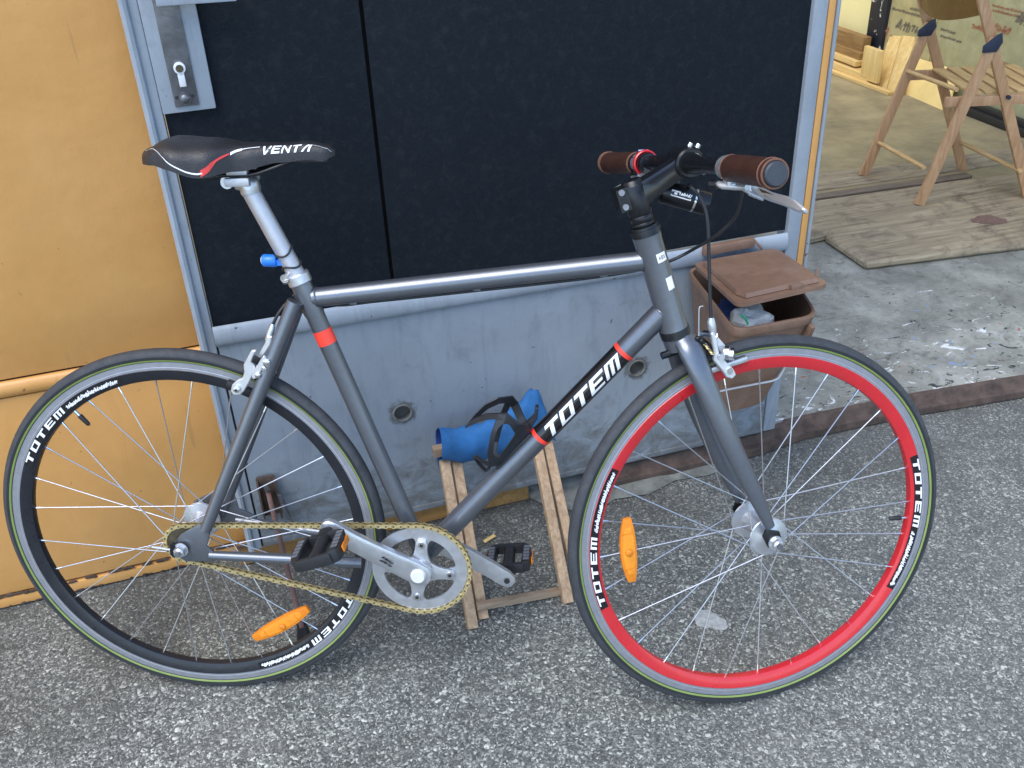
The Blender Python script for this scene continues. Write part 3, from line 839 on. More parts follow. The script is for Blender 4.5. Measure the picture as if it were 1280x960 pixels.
for q in ((1178, 38, .10, .016, 8, 'faded_dark'), (1178, 46, .14, .014, 9, 'faded_dark'), (1217, 36, .12, .028, 10, 'faded_red'), (1244, 40, .08, .04, 11, 'faded_red'), (1242, 8, .25, .012, 12, 'faded_red'), (1242, 14, .22, .012, 13, 'faded_red'), (1256, 82, .06, .02, 14, 'faded_red'), (1270, 30, .08, .05, 15, 'faded_dark')):
    stamp(s_b, PB, *q)
# dark rail at the foot of the sheets
r0, r1 = GR(1202, 147, .05), GR(1290, 171, .05)
simple("foot_rail", "dark steel rail on the floor at the foot of the wrapped sheets", "rail", (2.75, 1.6, .05), 'black_plastic', lambda q: (q.span((2.735, 1.0, .052), (2.79, SD(1202, 143, 2.76).y, .085)), q.span((2.75, 1.0, .085), (2.775, SD(1202, 143, 2.76).y, .11))), bevel=.003)

# floor boards (ramp) in the doorway
def slabboard(name, label, poly, th, m, bev=.006):
    zt = ZS + th
    c = sum((V((x, y, 0)) for x, y in poly), V()) / len(poly)
    return simple(name, label, "board", (c.x, c.y, ZS), m, lambda q: q.prism([(x, y, zt) for x, y in poly], (0, 0, -th + .002)), "wooden boards on the doorway floor", bevel=bev, segs=1)
TBH = .030
def gp(x, y, z=ZS + TBH):
    p = GR(x, y, z); return (p.x, p.y)
A = [gp(1083, 328), gp(1290, 302), gp(1290, 256), gp(1031, 293)]
b1 = slabboard("doorway_board", "front worn wooden board in the doorway, nearest the yard", [A[0], A[1], A[2], A[3]], TBH, 'board', .008)
B = [gp(1031, 292), gp(1290, 255), gp(1290, 214), gp(1210, 222), gp(1013, 250), gp(1013, 296)]
b2 = slabboard("doorway_board", "second worn wooden board, under the near chair leg", B, TBH - .004, 'board', .005)
Cc = [gp(1013, 248, ZS + .02), gp(1210, 221, ZS + .02), gp(1216, 218, ZS + .02), gp(1206, 214.5, ZS + .02), gp(1010, 243, ZS + .02)]
b3 = slabboard("rubber_strip", "dark strip along the back edge of the doorway boards", Cc, .018, 'board_edge', .002)
b3["category"] = "strip"
Dd = [gp(1000, 240, ZS + .01), gp(1208, 211, ZS + .01), gp(1290, 198, ZS + .01), gp(1290, 180, ZS + .01), gp(1140, 203, ZS + .01), gp(1000, 217, ZS + .01)]
b4 = slabboard("doorway_board", "thin grey board behind the dark strip in the doorway", Dd, .009, 'board', .002)
# stain patch on front board
def splat(name, label, cat, cx, cy, rx, ry, m, z, seed, frame=True, lob=9):
    r = random.Random(seed)
    pts = []
    ph = [r.uniform(0, 6.28) for _ in range(4)]
    N = 40
    for k in range(N):
        t = 2 * pi * k / N
        q = 1 + .20 * sin(2 * t + ph[0]) + .12 * sin(3 * t + ph[1]) + .06 * sin(lob * t + ph[2]) + r.uniform(-.05, .05)
        pts.append(V((cx + rx * q * cos(t), cy + ry * q * sin(t), z)))
    c = V((cx, cy, z))
    mb = LB(-c)
    mb.prism(pts, (0, 0, -.0006))
    o = mb.build(name, m, smooth=False)
    o.matrix_world = WALL_M @ Matrix.Translation(c)
    return tag(o, label, cat, None, 'thing')
sp_ = GR(1235, 275, ZS + TBH)
splat("red_stain", "dark red paint stain on the front doorway board", "stain", sp_.x, sp_.y, .06, .035, mat("red_brown_stain", (.15, .088, .075), .6, 0, .3, 60), ZS + TBH + .0015, 5)
sp_ = GR(887, 776, 0)
splat("paint_splash", "pale dried paint splash on the asphalt inside the front wheel", "splash", sp_.x, sp_.y, .026, .03, mat("pale_dried_paint", (.34, .36, .35), .7, 0, .35, 90), .0022, 12)
cp = GR(612, 674, .006)
simple("wood_chip", "small orange wood chip on the asphalt beside the left pedal", "chip", (cp.x, cp.y, 0), 'pine', lambda q: q.bar(cp + V((-.014, -.004, 0)), cp + V((.014, .006, .002)), .008, .004, (0, 0, 1)), bevel=.001)

# ================================================================ FOLDING CHAIR
ch_b = GR(1145, 250, ZS + .026)
CH, sh = wall_thing("folding_chair", "wooden folding chair with slatted seat standing in the workshop", "chair", (ch_b.x + .2, ch_b.y + .15, ZS + .004))
rA, rB = GR(1077, 217, ZS + .01), GR(1146, 253, ZS + .028)
fA = GR(1206, 213, ZS + .004)
dirn = V((fA.x - rA.x, fA.y - rA.y, 0)).normalized()
sd = V((-dirn.y, dirn.x, 0))
if sd.y < 0: sd = -sd
nA = (rA, tuple(sd)); nB = (rB, tuple(sd))
def onA(x, y): return PV(x, y, rA, sd)
def onB(x, y): return PV(x, y, rB, sd)
hA, hB = onA(1157, 33), onB(1238, 52)
tA, tB = onA(1146, -30), onB(1223, -22)
fB = onB(1286, 252)
fA2 = onA(1204, 214)
def leg(name, p, q, m='chair', w=.034, t=.020):
    mb = L(); mb.bar(p, q, w, t, tuple(sd)); return mb.build(name, m, CH, bevel=.003)
upA = (tA - fA2); upB = (tB - fB)
leg("front_leg", fA2, fA2 + upA * 1.35); leg("front_leg", fB, fB + upB * 1.35)
leg("rear_leg", rA, hA + (hA - rA) * .03, t=.018).location = V(sd) * -.02
leg("rear_leg", rB, hB + (hB - rB) * .03, t=.018).location = V(sd) * -.02
for hh, s_ in ((hA, 1), (hB, 1)):
    mb = L()
    q = hh - sd * .034
    ax = V((0, 0, 1))
    poly = [q + dirn * -.035 + ax * -.028, q + dirn * .012 + ax * -.026, q + dirn * .026 + ax * .004, q + dirn * .018 + ax * .034, q + dirn * .004 + ax * .028, q + dirn * -.036 + ax * -.005]
    mb.prism(poly, tuple(sd * .006)); mb.build("hinge_plate", 'hinge', CH, bevel=.002)
# seat rails and slats
sA0, sA1 = onA(1126, 98), onA(1215, 84)
sB0, sB1 = onB(1190, 124), onB(1300, 108)
zs_ = (sA0.z + sB0.z) / 2
inn = sd * .026
def rail(p, q): 
    mb = L(); mb.bar(p, q, .034, .018, tuple(sd)); return mb.build("seat_rail", 'chair', CH, bevel=.004)
LEN = .40
a0 = V((sA0.x, sA0.y, zs_)) - inn * .2; b0 = V((sB0.x, sB0.y, zs_)) + inn * .2
b0 = V((a0.x, a0.y, zs_)) - sd * ((a0 - b0).dot(sd)) + dirn * ((b0 - a0).dot(dirn))
k_ = (b0 - a0).dot(dirn)
b0 = b0 - dirn * k_ * .5; a0 = a0 + dirn * k_ * .5
rail(a0, a0 + dirn * LEN); rail(b0, b0 + dirn * LEN)
for k in range(6):
    t = .105 + k * .053
    mb = L(); mb.bar(a0 + dirn * t + V((0, 0, .022)) - sd * .008, b0 + dirn * t + V((0, 0, .022)) + sd * .008, .040, .010, (0, 0, 1))
    mb.build("seat_slat", 'seat_wood', CH, bevel=.003)
def rod(p, q, r=.008, ex=.05):
    mb = L(); mb.cyl(p, q + (q - p) * ex, r, 10); return mb.build("rung", 'seat_wood', CH)
rod(onA(1131, 87) - sd * .012, onB(1196, 112), .008, 0)
rod(onA(1095, 176) - sd * .012, onB(1152, 208))
rod(onA(1201, 178) - sd * .0, onB(1272, 212))
for hh in (onB(1258, 120), onA(1176, 92)):
    mb = L(); mb.cyl(hh - sd * .022, hh - sd * .008, .007, 10); mb.build("pivot_bolt", 'hinge', CH)
# curved backrest
bA, bB = fA2 + upA * ((onA(1152, 8).z - fA2.z) / upA.z), fB + upB * ((onB(1229, 18).z - fB.z) / upB.z)
mb = L()
vs, fs = [], []
NB = 14
for i in range(NB + 1):
    t = i / NB
    p = bA.lerp(bB, t) - dirn * .014 * 1 - dirn * (.028 * sin(pi * t))
    lowdip = -.03 * sin(pi * t)
    for dz, dx in ((lowdip, 0), (.19, -.045), (.19, -.035), (lowdip, .010)):
        vs.append(p + V((0, 0, dz)) + dirn * dx)
for i in range(NB):
    for k in range(4):
        k2 = (k + 1) % 4
        fs.append((i * 4 + k, i * 4 + k2, (i + 1) * 4 + k2, (i + 1) * 4 + k))
fs += [(0, 1, 2, 3), tuple(NB * 4 + k for k in (3, 2, 1, 0))]
mb.add(vs, fs); mb.build("backrest", 'chair_back', CH)

# ================================================================ BROWN BIN hung on the door
zrim = .535
BI, sh = wall_thing("waste_bin", "brown plastic waste bin with tilted lid hanging on the grey door", "bin", (.5, -.13, .27))
RB0, RB1 = WL(859, 333, -.012), WL(968, 314, -.012)
rf0, rf1 = GR(918, 415, zrim), GR(1022, 396, zrim)
zb = .262
ctop = [V((RB0.x, -.012, zrim)), V((rf0.x, rf0.y, zrim)), V((rf1.x, rf1.y, zrim)), V((RB1.x + .012, -.012, zrim))]
bot0, bot1 = WL(913, 514, ctop[1].y + .035), WL(957, 505, ctop[1].y + .04)
zb = (bot0.z + bot1.z) / 2
cb = [V((RB0.x + .03, -.012, zb)), V((bot0.x - .03, ctop[1].y + .035, zb)), V((bot1.x, ctop[1].y + .04, zb)), V((RB1.x - .015, -.012, zb))]
def rrect(c, r, n=5):
    """rounded outline of four corners"""
    out = []
    for i in range(4):
        p, a, b = c[i], c[i - 1], c[(i + 1) % 4]
        u = (a - p).normalized() * r; v = (b - p).normalized() * r
        for k in range(n + 1):
            t = k / n
            out.append((p + u) * (1 - t) ** 2 + p * 2 * t * (1 - t) + (p + v) * t ** 2)
    return out
def loft(mb, loops, cap0=True, cap1=False):
    n = len(loops[0]); vs = [p for l in loops for p in l]; fs = []
    for i in range(len(loops) - 1):
        for k in range(n):
            k2 = (k + 1) % n
            fs.append((i * n + k, i * n + k2, (i + 1) * n + k2, (i + 1) * n + k))
    if cap0: fs.append(tuple(range(n)))
    if cap1: fs.append(tuple((len(loops) - 1) * n + k for k in range(n)))
    mb.add(vs, fs)
def shrink(c, d, dz=0):
    m_c = sum(c, V()) / 4
    return [p + ((m_c - p).normalized() * d) + V((0, 0, dz)) for p in c]
mid = [cb[i].lerp(ctop[i], .93) for i in range(4)]
mb = L()
lp_ = [rrect(cb, .03), rrect(mid, .03), rrect(shrink(mid, -.003), .03), rrect(shrink(ctop, -.003), .03), rrect(shrink(ctop, -.001, .004), .03), rrect(shrink(ctop, .006, .003), .03), rrect(shrink(ctop, .007, -.012), .03), rrect(shrink(cb, .006, .006), .03)]
loft(mb, lp_, True, True)
body = mb.build("bin_body", 'bin', BI)
# side rib of the body
mb = L(); mb.bar(ctop[2].lerp(cb[2], .08) + V((-.004, 0, 0)), ctop[2].lerp(cb[2], .24) + V((.002, .002, 0)), .010, .02, (0, 1, 0)); mb.build("corner_rib", 'bin', body, bevel=.002)
# lid
dB, dF = -.030, ctop[1].y - .004
l0, l1, l2, l3 = WL(866, 329, dB), WL(922, 381, dF), WL(1037, 355, dF), WL(972, 311, dB)
lidc = [l0, l1, l2, l3]
up = (l3 - l0).cross(l1 - l0).normalized()
if up.z < 0: up = -up
mb = L()
def offs(c, k): return [p + up * k for p in c]
loft(mb, [rrect(offs(lidc, -.007), .022), rrect(lidc, .022), rrect(shrink(lidc, .004), .022)], True, True)
lid = mb.build("bin_lid", 'bin', BI)
q_ = lambda u, v: (l0.lerp(l3, u)).lerp(l1.lerp(l2, u), v)
pc = [q_(.07, .10), q_(.075, .82), q_(.13, .93), q_(.93, .93), q_(.93, .06), q_(.15, .06)]
mb = L()
pin = [sum(pc, V()) / 6 + (p - sum(pc, V()) / 6) * .965 + up * .009 for p in pc]
vs = [p + up * .0012 for p in pc] + pin
mb.add(vs, [(i, (i + 1) % 6, 6 + (i + 1) % 6, 6 + i) for i in range(6)] + [tuple(range(6, 12))])
mb.build("lid_plateau", 'bin', lid, smooth=False, bevel=0)
mb = L(); mb.bar(q_(.60, .945) + up * .004, q_(.74, .945) + up * .004, .010, .010, tuple(up)); mb.build("lid_catch", 'bin', lid, bevel=.002)
mb = L(); tip = q_(.955, .84); mb.tube([tip, tip + up * .024], [.005, .0006], 6); mb.build("lid_pin", 'bin', lid)
hb0, hb1 = WL(879, 314, -.02), WL(942, 302, -.02)
mb = L(); mb.bar(hb0, hb1, .020, .016, (0, 1, 0)); mb.build("hinge_bar", 'bin', BI, bevel=.004)
mb = L(); mb.bar(hb1 + V((0, -.004, .004)), WL(953, 312, -.03), .005, .006, (0, 1, 0)); mb.build("hinge_arm", 'bin', BI, bevel=.001)
# wire handle across the front
fy = ctop[1].y + .01
hw = [WL(868, 497, fy), WL(900, 489, fy), WL(940, 481, fy), WL(968, 475, fy), WL(977, 466, fy + .01), WL(984, 448, fy + .03), WL(992, 420, fy + .03)]
mb = L(); mb.tube(bez(hw, 6), .0022, 8); mb.build("wire_handle", 'alloy', BI)
# contents
BG, sh = wall_thing("plastic_bag", "crumpled clear plastic bag with green print inside the brown bin", "bag", (.47, -.2, .4))
cbg = ctop[1].lerp(ctop[2], .40) + V((0, .062, -.035))
mb = L()
r_ = random.Random(4)
bb = MB(); bb.ball(cbg, .050, 24, (.85, .8, .95))
bb.v = [p + (p - cbg).normalized() * (.006 * sin(p.x * 120 + p.z * 70) + .005 * sin(p.z * 150 + p.y * 110) + r_.uniform(-.001, .001)) for p in bb.v]
for p in bb.v:
    p.y = max(p.y, ctop[1].y + .014); p.z = min(p.z, zrim + .008); p.x = max(p.x, ctop[1].x + .016)
mb.add(bb.v, bb.f); bag = mb.build("bag_film", 'bag', BG)
gq = [WL(926, 396, ctop[1].y + .004), WL(931, 400, ctop[1].y + .004), WL(935, 408, ctop[1].y + .006)]
mb = L(); mb.tube(bez([p + V((0, 0, .004)) for p in gq], 5), .0022, 6, True, (1, .5)); mb.build("green_print", mat("green_print", (.02, .30, .14), .5), BG)
B2, sh = wall_thing("refuse_sack", "dark blue refuse sack stuffed in the back of the brown bin", "sack", (.45, -.08, .4))
cbg2 = ctop[0].lerp(ctop[1], .55) + V((.070, .0, -.045))
bb = MB(); bb.ball(cbg2, .043, 20, (1.0, 1.4, .85))
bb.v = [p + (p - cbg2).normalized() * (.006 * sin(p.x * 130 + p.y * 150) + .005 * sin(p.z * 180)) for p in bb.v]
mb = L(); mb.add(bb.v, bb.f); mb.build("sack_film", 'blue_bag', B2)

# ================================================================ FOLDED STOOL leaning on the door
g0, g1 = GR(590, 785, 0), GR(709, 757, 0)
SO, sh = wall_thing("camp_stool", "folded wooden camp stool with blue canvas leaning on the grey door", "stool", tuple((g0 + g1) / 2))
dT = -.075
def stick(name, top_px, bot_px, dtop, zbot=0.0, w=.0205, t=.0165, m='stool', dshift=0):
    b = GR(*bot_px, zbot)
    t_ = WL(*top_px, dtop)
    b = V((b.x, b.y + dshift, b.z))
    mb = L(); mb.bar(b, t_, w, t, (0, 1, 0)); return mb.build(name, m, SO, bevel=.0015)
stick("leg", (555, 575), (591, 786), dT, .001)
stick("leg", (569, 571), (604, 774), dT + .012, .001)
stick("leg", (669, 548), (710, 754), dT, .001)
stick("leg", (682, 546), (724, 738), dT + .012, .001)
rp, rq = PV(596, 758, g0 + V((0, .02, 0)), (0, 1, 0)), PV(716, 736, g1 + V((0, .035, 0)), (0, 1, 0))
mb = L(); mb.bar(rp, rq, .014, .014, (0, 1, 0)); mb.build("rung", 'stool_x', SO, bevel=.0015)
c0, c1 = WL(541, 565, dT - .004), WL(683, 534, dT - .004)
mb = L(); mb.bar(c0, c1, .020, .020, (0, 1, 0)); mb.build("seat_bar", 'stool_x', SO, bevel=.003)
# canvas: outline of upper and lower edges along the bar
up_e = [(548, 534), (572, 536), (600, 532), (622, 522), (645, 504), (664, 489), (676, 497), (690, 540)]
lo_e = [(549, 573), (572, 574), (600, 572), (622, 569), (645, 562), (668, 557), (682, 553), (692, 548)]
NS = 12
loops = []
dense_u = bez([(x, y, 0) for x, y in up_e], 5); dense_l = bez([(x, y, 0) for x, y in lo_e], 5)
for i, (a, b) in enumerate(zip(dense_u, dense_l)):
    A_ = WL(a.x, a.y, dT); B_ = WL(b.x, b.y, dT)
    c = (A_ + B_) / 2; h = (A_ - B_) / 2
    rr = max(.012, .026 * (1 - .3 * i / len(dense_u)))
    lo = []
    for k in range(16):
        t = 2 * pi * k / 16
        wr = 1 + .11 * sin(i * .35 + k * .9) + .05 * sin(i * 1.1 - k * 1.3 + .4 * sin(i * .5)) + .03 * sin(i * 2.3 + k)
        lo.append(c + h * (sin(t) * wr) + V((0, -cos(t) * rr * wr, 0)))
    loops.append(lo)
mb = L(); loft(mb, loops, False, True); mb.build("canvas_seat", 'canvas', SO, angle=80)
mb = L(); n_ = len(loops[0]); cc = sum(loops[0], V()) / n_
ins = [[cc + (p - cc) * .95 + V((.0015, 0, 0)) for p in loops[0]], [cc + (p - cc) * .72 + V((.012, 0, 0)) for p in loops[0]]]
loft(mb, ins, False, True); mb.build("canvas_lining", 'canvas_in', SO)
fl_ = [WL(546, 572, dT + .006), WL(556, 574, dT + .006), WL(553, 588, dT + .006), WL(549, 586, dT + .006)]
mb = L(); mb.prism(fl_, (0, .004, 0)); mb.build("canvas_flap", 'canvas', SO)
fl_ = [WL(577, 572, dT - .002), WL(640, 562, dT + .004), WL(620, 569, dT + .01), WL(579, 577, dT + .006)]
mb = L(); mb.prism(fl_, (0, .004, 0)); mb.build("canvas_flap", 'canvas', SO)

# ================================================================ BICYCLE
BIKE = empty("bicycle", BIKE_M)
tag(BIKE, "grey single speed bicycle with one red rimmed front wheel leaning by the grey door", "bicycle", None, 'thing')
def steered(o):
    o.matrix_basis = STEER_M
    return o
BB = V((.398, 0, .288))
AX = V((-cos(HA), 0, sin(HA)))                                       # steering axis, upward
def axis_at(z): return QS + AX * ((z - QS.z) / AX.z)
HT_T, HT_B = axis_at(.848), axis_at(.700)
ST_T = BK(373, 347); ST_T.y = 0
sdir2 = (ST_T - BB).normalized()
TTs = BK(392, 372); TTs.y = 0
TTh = BK(806, 326); TTh.y = 0
DTh = BK(830, 388); DTh.y = 0
# --- frame tubes
seat_tube = MB().tube([BB, BB + sdir2 * .30, BB + sdir2 * .46, BB + sdir2 * .47, ST_T], [.0150, .0150, .0150, .0165, .0165], 20).build("seat_tube", 'frame', BIKE)
top_tube = MB().tube([TTs, TTh], .0152, 20).build("top_tube", 'frame', BIKE)
down_tube = MB().tube([BB, DTh], .0178, 24).build("down_tube", 'frame', BIKE)
head_tube = MB().tube([HT_B, HT_B + AX * .012, HT_T - AX * .012, HT_T], [.0225, .0212, .0212, .0222], 24).build("head_tube", 'frame', BIKE)
bbs = MB().cyl(BB + V((0, -.034, 0)), BB + V((0, .034, 0)), .0205, 24).build("bottom_bracket", 'frame', BIKE)
mb = MB()
mb.tube([BB + V((0, -.04, 0)), BB + V((0, -.034, 0))], .0195, 20); mb.tube([BB + V((0, .034, 0)), BB + V((0, .04, 0))], .0195, 20)
mb.build("bearing_cup", 'black', bbs)
# weld beads (collars) where tubes meet
def collar(p, d, r, parent):
    d = V(d).normalized()
    u = d.orthogonal().normalized(); v = d.cross(u)
    pts = [p + (u * cos(t) + v * sin(t)) * r for t in [2 * pi * k / 28 for k in range(29)]]
    MB().tube(pts, .0022, 6, False).build("weld_bead", 'frame', parent)
def collar(p, d, r, parent):
    d = V(d).normalized()
    u = d.orthogonal().normalized(); v = d.cross(u)
    MB().tube([p + (u * cos(t) + v * sin(t)) * r for t in [2 * pi * k / 28 for k in range(29)]], .0016, 6, False).build("weld_bead", 'frame', parent)
collar(TTs.lerp(TTh, .012), TTh - TTs, .0152, top_tube)
collar(TTs.lerp(TTh, .992), TTh - TTs, .0152, top_tube)
collar(BB.lerp(DTh, .995), DTh - BB, .0178, down_tube)
RA = V((0, 0, RW))
SS_T = BK(374, 373); SS_T.y = 0
for sgn in (-1, 1):
    top_p = SS_T + V((-.002, sgn * .016, 0))
    if sgn < 0:
        bot = BK(257, 662, -.062)
        cs0 = BK(262, 694, -.060); cs1 = BK(452, 703, -.034)
    else:
        bot = BK(278, 640, .062); cs0 = BK(296, 650, .060); cs1 = BK(400, 657, .045)
        cs1 = cs0 + (BB + V((-.05, .036, 0)) - cs0)
    MB().tube([top_p, top_p.lerp(bot, .5), bot], [.0125, .0122, .0098], 16).build("seat_stay", 'frame', BIKE)
    MB().tube([cs0, cs0.lerp(cs1, .6), cs1], [.0080, .0092, .0100], 16).build("chain_stay", 'frame', BIKE)
    # dropout plate
    y = sgn * .061
    if sgn < 0:
        out = [(226, 668), (250, 655), (262, 668), (258, 683), (270, 693), (268, 702), (232, 702), (219, 694), (213, 680), (219, 677)]
        poly = [BK(px, py, y) for px, py in out]
    else:
        poly = [V((p[0], y, p[1])) for p in ((-.03, .315), (-.02, .36), (.03, .385), (.055, .38), (.06, .345), (.09, .33), (.085, .315), (.0, .305))]
    MB().prism(poly, (0, .005 * (1 if sgn < 0 else -1), 0)).build("dropout", 'frame', BIKE, bevel=.0015)
# bridge between the stays with the brake
BR = SS_T.lerp(V((0, 0, RW)), .30)
MB().cyl(BR + V((0, -.022, 0)), BR + V((0, .022, 0)), .007, 12).build("stay_bridge", 'frame', BIKE)
# bands and decals on the tubes
def tube_frame(a, b):
    d = (b - a).normalized()
    e1 = V((0, -1, 0)); e2 = e1.cross(d) if False else d.cross(V((0, -1, 0)))
    return d, e1, e2
def band(a, b, t0, t1, r, m, parent, name="paint_band"):
    MB().tube([a.lerp(b, t0), a.lerp(b, t1)], r, 24, False).build(name, m, parent)
def tpar(p, a, b): return (p - a).dot(b - a) / (b - a).length_squared
sb0 = tpar(BK(412, 428), BB, ST_T); sb1 = tpar(BK(403, 411), BB, ST_T)
band(BB, ST_T, sb0, sb1, .0154, 'orange', seat_tube)
d0 = tpar(BK(677, 543), BB, DTh); d1 = tpar(BK(775, 437), BB, DTh)
ln = (DTh - BB).length
band(BB, DTh, d0, d1, .0180, 'black_gloss', down_tube, "black_band")
band(BB, DTh, d0 - .006 / ln, d0 + .001 / ln, .0183, 'orange', down_tube)
band(BB, DTh, d1 - .001 / ln, d1 + .006 / ln, .0183, 'orange', down_tube)
dd, e1, e2 = tube_frame(BB, DTh)
if e2.z < 0: e2 = -e2
def on_down(x, y):
    phi = y / .0182 - .62
    return BB + dd * x + e1 * (cos(phi) * .01835) + e2 * (sin(phi) * .01835)
mb = MB()
span_ = (d1 - d0) * ln
W_ = span_ * .92 / 5.2
letters(mb, "TOTEM", on_down, W_ * .90, .0225, W_ * .13, .5, d0 * ln + span_ * .02, 4)
mb.build("lettering", 'white', down_tube, smooth=False)
# stickers on the head tube
hd = AX; he2 = hd.cross(V((0, -1, 0)))
if he2.x < 0: he2 = -he2
def on_head(r):
    return lambda x, y, z0=0, ph=0: None
def sticker(z, w, h, ph0, text=None):
    c = axis_at(z)
    def fn(x, y, r=.0217):
        ph = ph0 + x / r
        return c + hd * y + V((0, -1, 0)) * (cos(ph) * r) + he2 * (sin(ph) * r)
    mb = MB()
    for i in range(6):
        x0, x1 = -w / 2 + w * i / 6, -w / 2 + w * (i + 1) / 6
        mb.add([fn(x0, -h / 2), fn(x1, -h / 2), fn(x1, h / 2), fn(x0, h / 2)], [(0, 1, 2, 3)])
    s_ = mb.build("sticker", 'white', head_tube)
    if text:
        mb = MB(); letters(mb, text, lambda x, y: fn(x - w * .32, y - h * .22, .0219), w * .19, h * .42, w * .05, .1)
        mb.build("sticker_print", 'dark_print', s_, smooth=False)
sticker(tpar(BK(828, 317), QS, QS + AX) * AX.z + QS.z, .017, .014, .62, "KBX")
sticker(tpar(BK(840, 349), QS, QS + AX) * AX.z + QS.z, .013, .020, .72)
# headset
for za, zb_, r in ((.848, .853, .0225), (.853, .858, .024), (.858, .862, .0215)):
    steered(MB().tube([axis_at(za), axis_at(zb_)], [r, r * .97], 24).build("headset_cup", 'black', BIKE))
for za, zb_, r in ((.700, .694, .024), (.694, .688, .0235)):
    MB().tube([axis_at(za), axis_at(zb_)], [r * .97, r], 24).build("headset_cup", 'black', BIKE)
sps = [(.862, .868), (.8685, .8785)]
for a, b in sps:
    steered(MB().tube([axis_at(a), axis_at(a + .0008), axis_at(b - .0008), axis_at(b)], [.0166, .0172, .0172, .0166], 24).build("spacer", 'black', BIKE))

# --- fork (steered)
crown = axis_at(.684)
fmb = MB()
fmb.tube([axis_at(.690), axis_at(.668)], [.0225, .021], 20)
for sgn in (-1, 1):
    fp = [(856, 424, .012), (865, 441, .027), (880, 477, .040), (911, 549, .049), (945, 620, .053), (963, 659, .055)]
    pts = []
    for px, py, yv in fp:
        q = ST(px, py, -yv); pts.append(V((q.x, sgn * yv, q.z)))
    rr = [.0200, .0205, .0185, .0172, .0135, .0088]
    fmb.tube(bez(pts, 6), [rr[min(4, i // 6)] + (rr[min(5, i // 6 + 1)] - rr[min(4, i // 6)]) * ((i % 6) / 6 if i < 30 else 1) for i in range(31)], 18, True, (1.0, .62), (1, 0, 0))
fork = steered(fmb.build("fork", 'frame', BIKE))
for sgn in (-1, 1):
    MB().prism([V((.955, sgn * .053, .362)), V((.979, sgn * .053, .356)), V((.985, sgn * .053, .337)), V((.976, sgn * .053, .324)), V((.960, sgn * .053, .330)), V((.950, sgn * .053, .350))], (0, .005 * sgn, 0)).build("fork_end", 'black', fork, bevel=.001)
MB().cyl(crown + V((0, -.004, -.02)), crown + V((-.026, -.004, -.026)), .006, 10).build("brake_nut", 'black', fork)

# --- stem, handlebar, grips
BARC = ST(856, 203, 0); BARC.y = 0
stem_c = axis_at(.905)
mb = MB()
mb.tube([axis_at(.879), axis_at(.882), axis_at(.921), axis_at(.925)], [.0175, .0188, .0188, .016], 20)
ext = [stem_c + V((.010, 0, .000)), stem_c.lerp(BARC, .35) + V((0, 0, .004)), stem_c.lerp(BARC, .7), BARC - V((.012, 0, .003))]

mb.tube([BARC + V((0, -.024, 0)), BARC + V((0, -.021, 0)), BARC + V((0, .021, 0)), BARC + V((0, .024, 0))], [.0195, .0222, .0222, .0195], 20)
mb.box(axis_at(.902) + V((-.022, 0, 0)), (.018, .026, .034), Matrix.Rotation(radians(-17), 3, 'Y'))
stem = steered(mb.build("stem", 'black', BIKE, bevel=0))
sd_ = (BARC - stem_c).normalized(); su_ = V((-sd_.z, 0, sd_.x))
if su_.z < 0: su_ = -su_
mb = MB(); secs = []
for q_, hw_, hh_ in ((-.004, .0165, .0195), (.35, .0145, .0170), (.7, .0140, .0160), (.9, .0170, .0170)):
    c_ = stem_c.lerp(BARC, q_)
    secs.append([c_ + V((0, yy_, 0)) * 1 + su_ * zz_ for yy_, zz_ in ((-hw_, -hh_), (hw_, -hh_), (hw_, hh_), (-hw_, hh_))])
loft(mb, secs, True, True)
mb.build("stem_extension", 'black_gloss', stem, bevel=.0065)
for z in (.892, .913):
    MB().cyl(axis_at(z) + V((-.024, -.0125, 0)), axis_at(z) + V((-.024, -.0165, 0)), .0046, 12).build("stem_bolt", 'alloy_dull', stem)
for y in (-.014, .014):
    for q in ((.012, .021), (.021, -.012)):
        MB().cyl(BARC + V((q[0], y, q[1])), BARC + V((q[0] * 1.25, y, q[1] * 1.25)), .0042, 10).build("face_bolt", 'chrome', stem)
MB().tube([axis_at(.925), axis_at(.929)], [.0165, .014], 20).build("top_cap", 'black', stem)
GRR0, GRR1 = ST(905, 211, -.165), ST(972, 216, -.285)
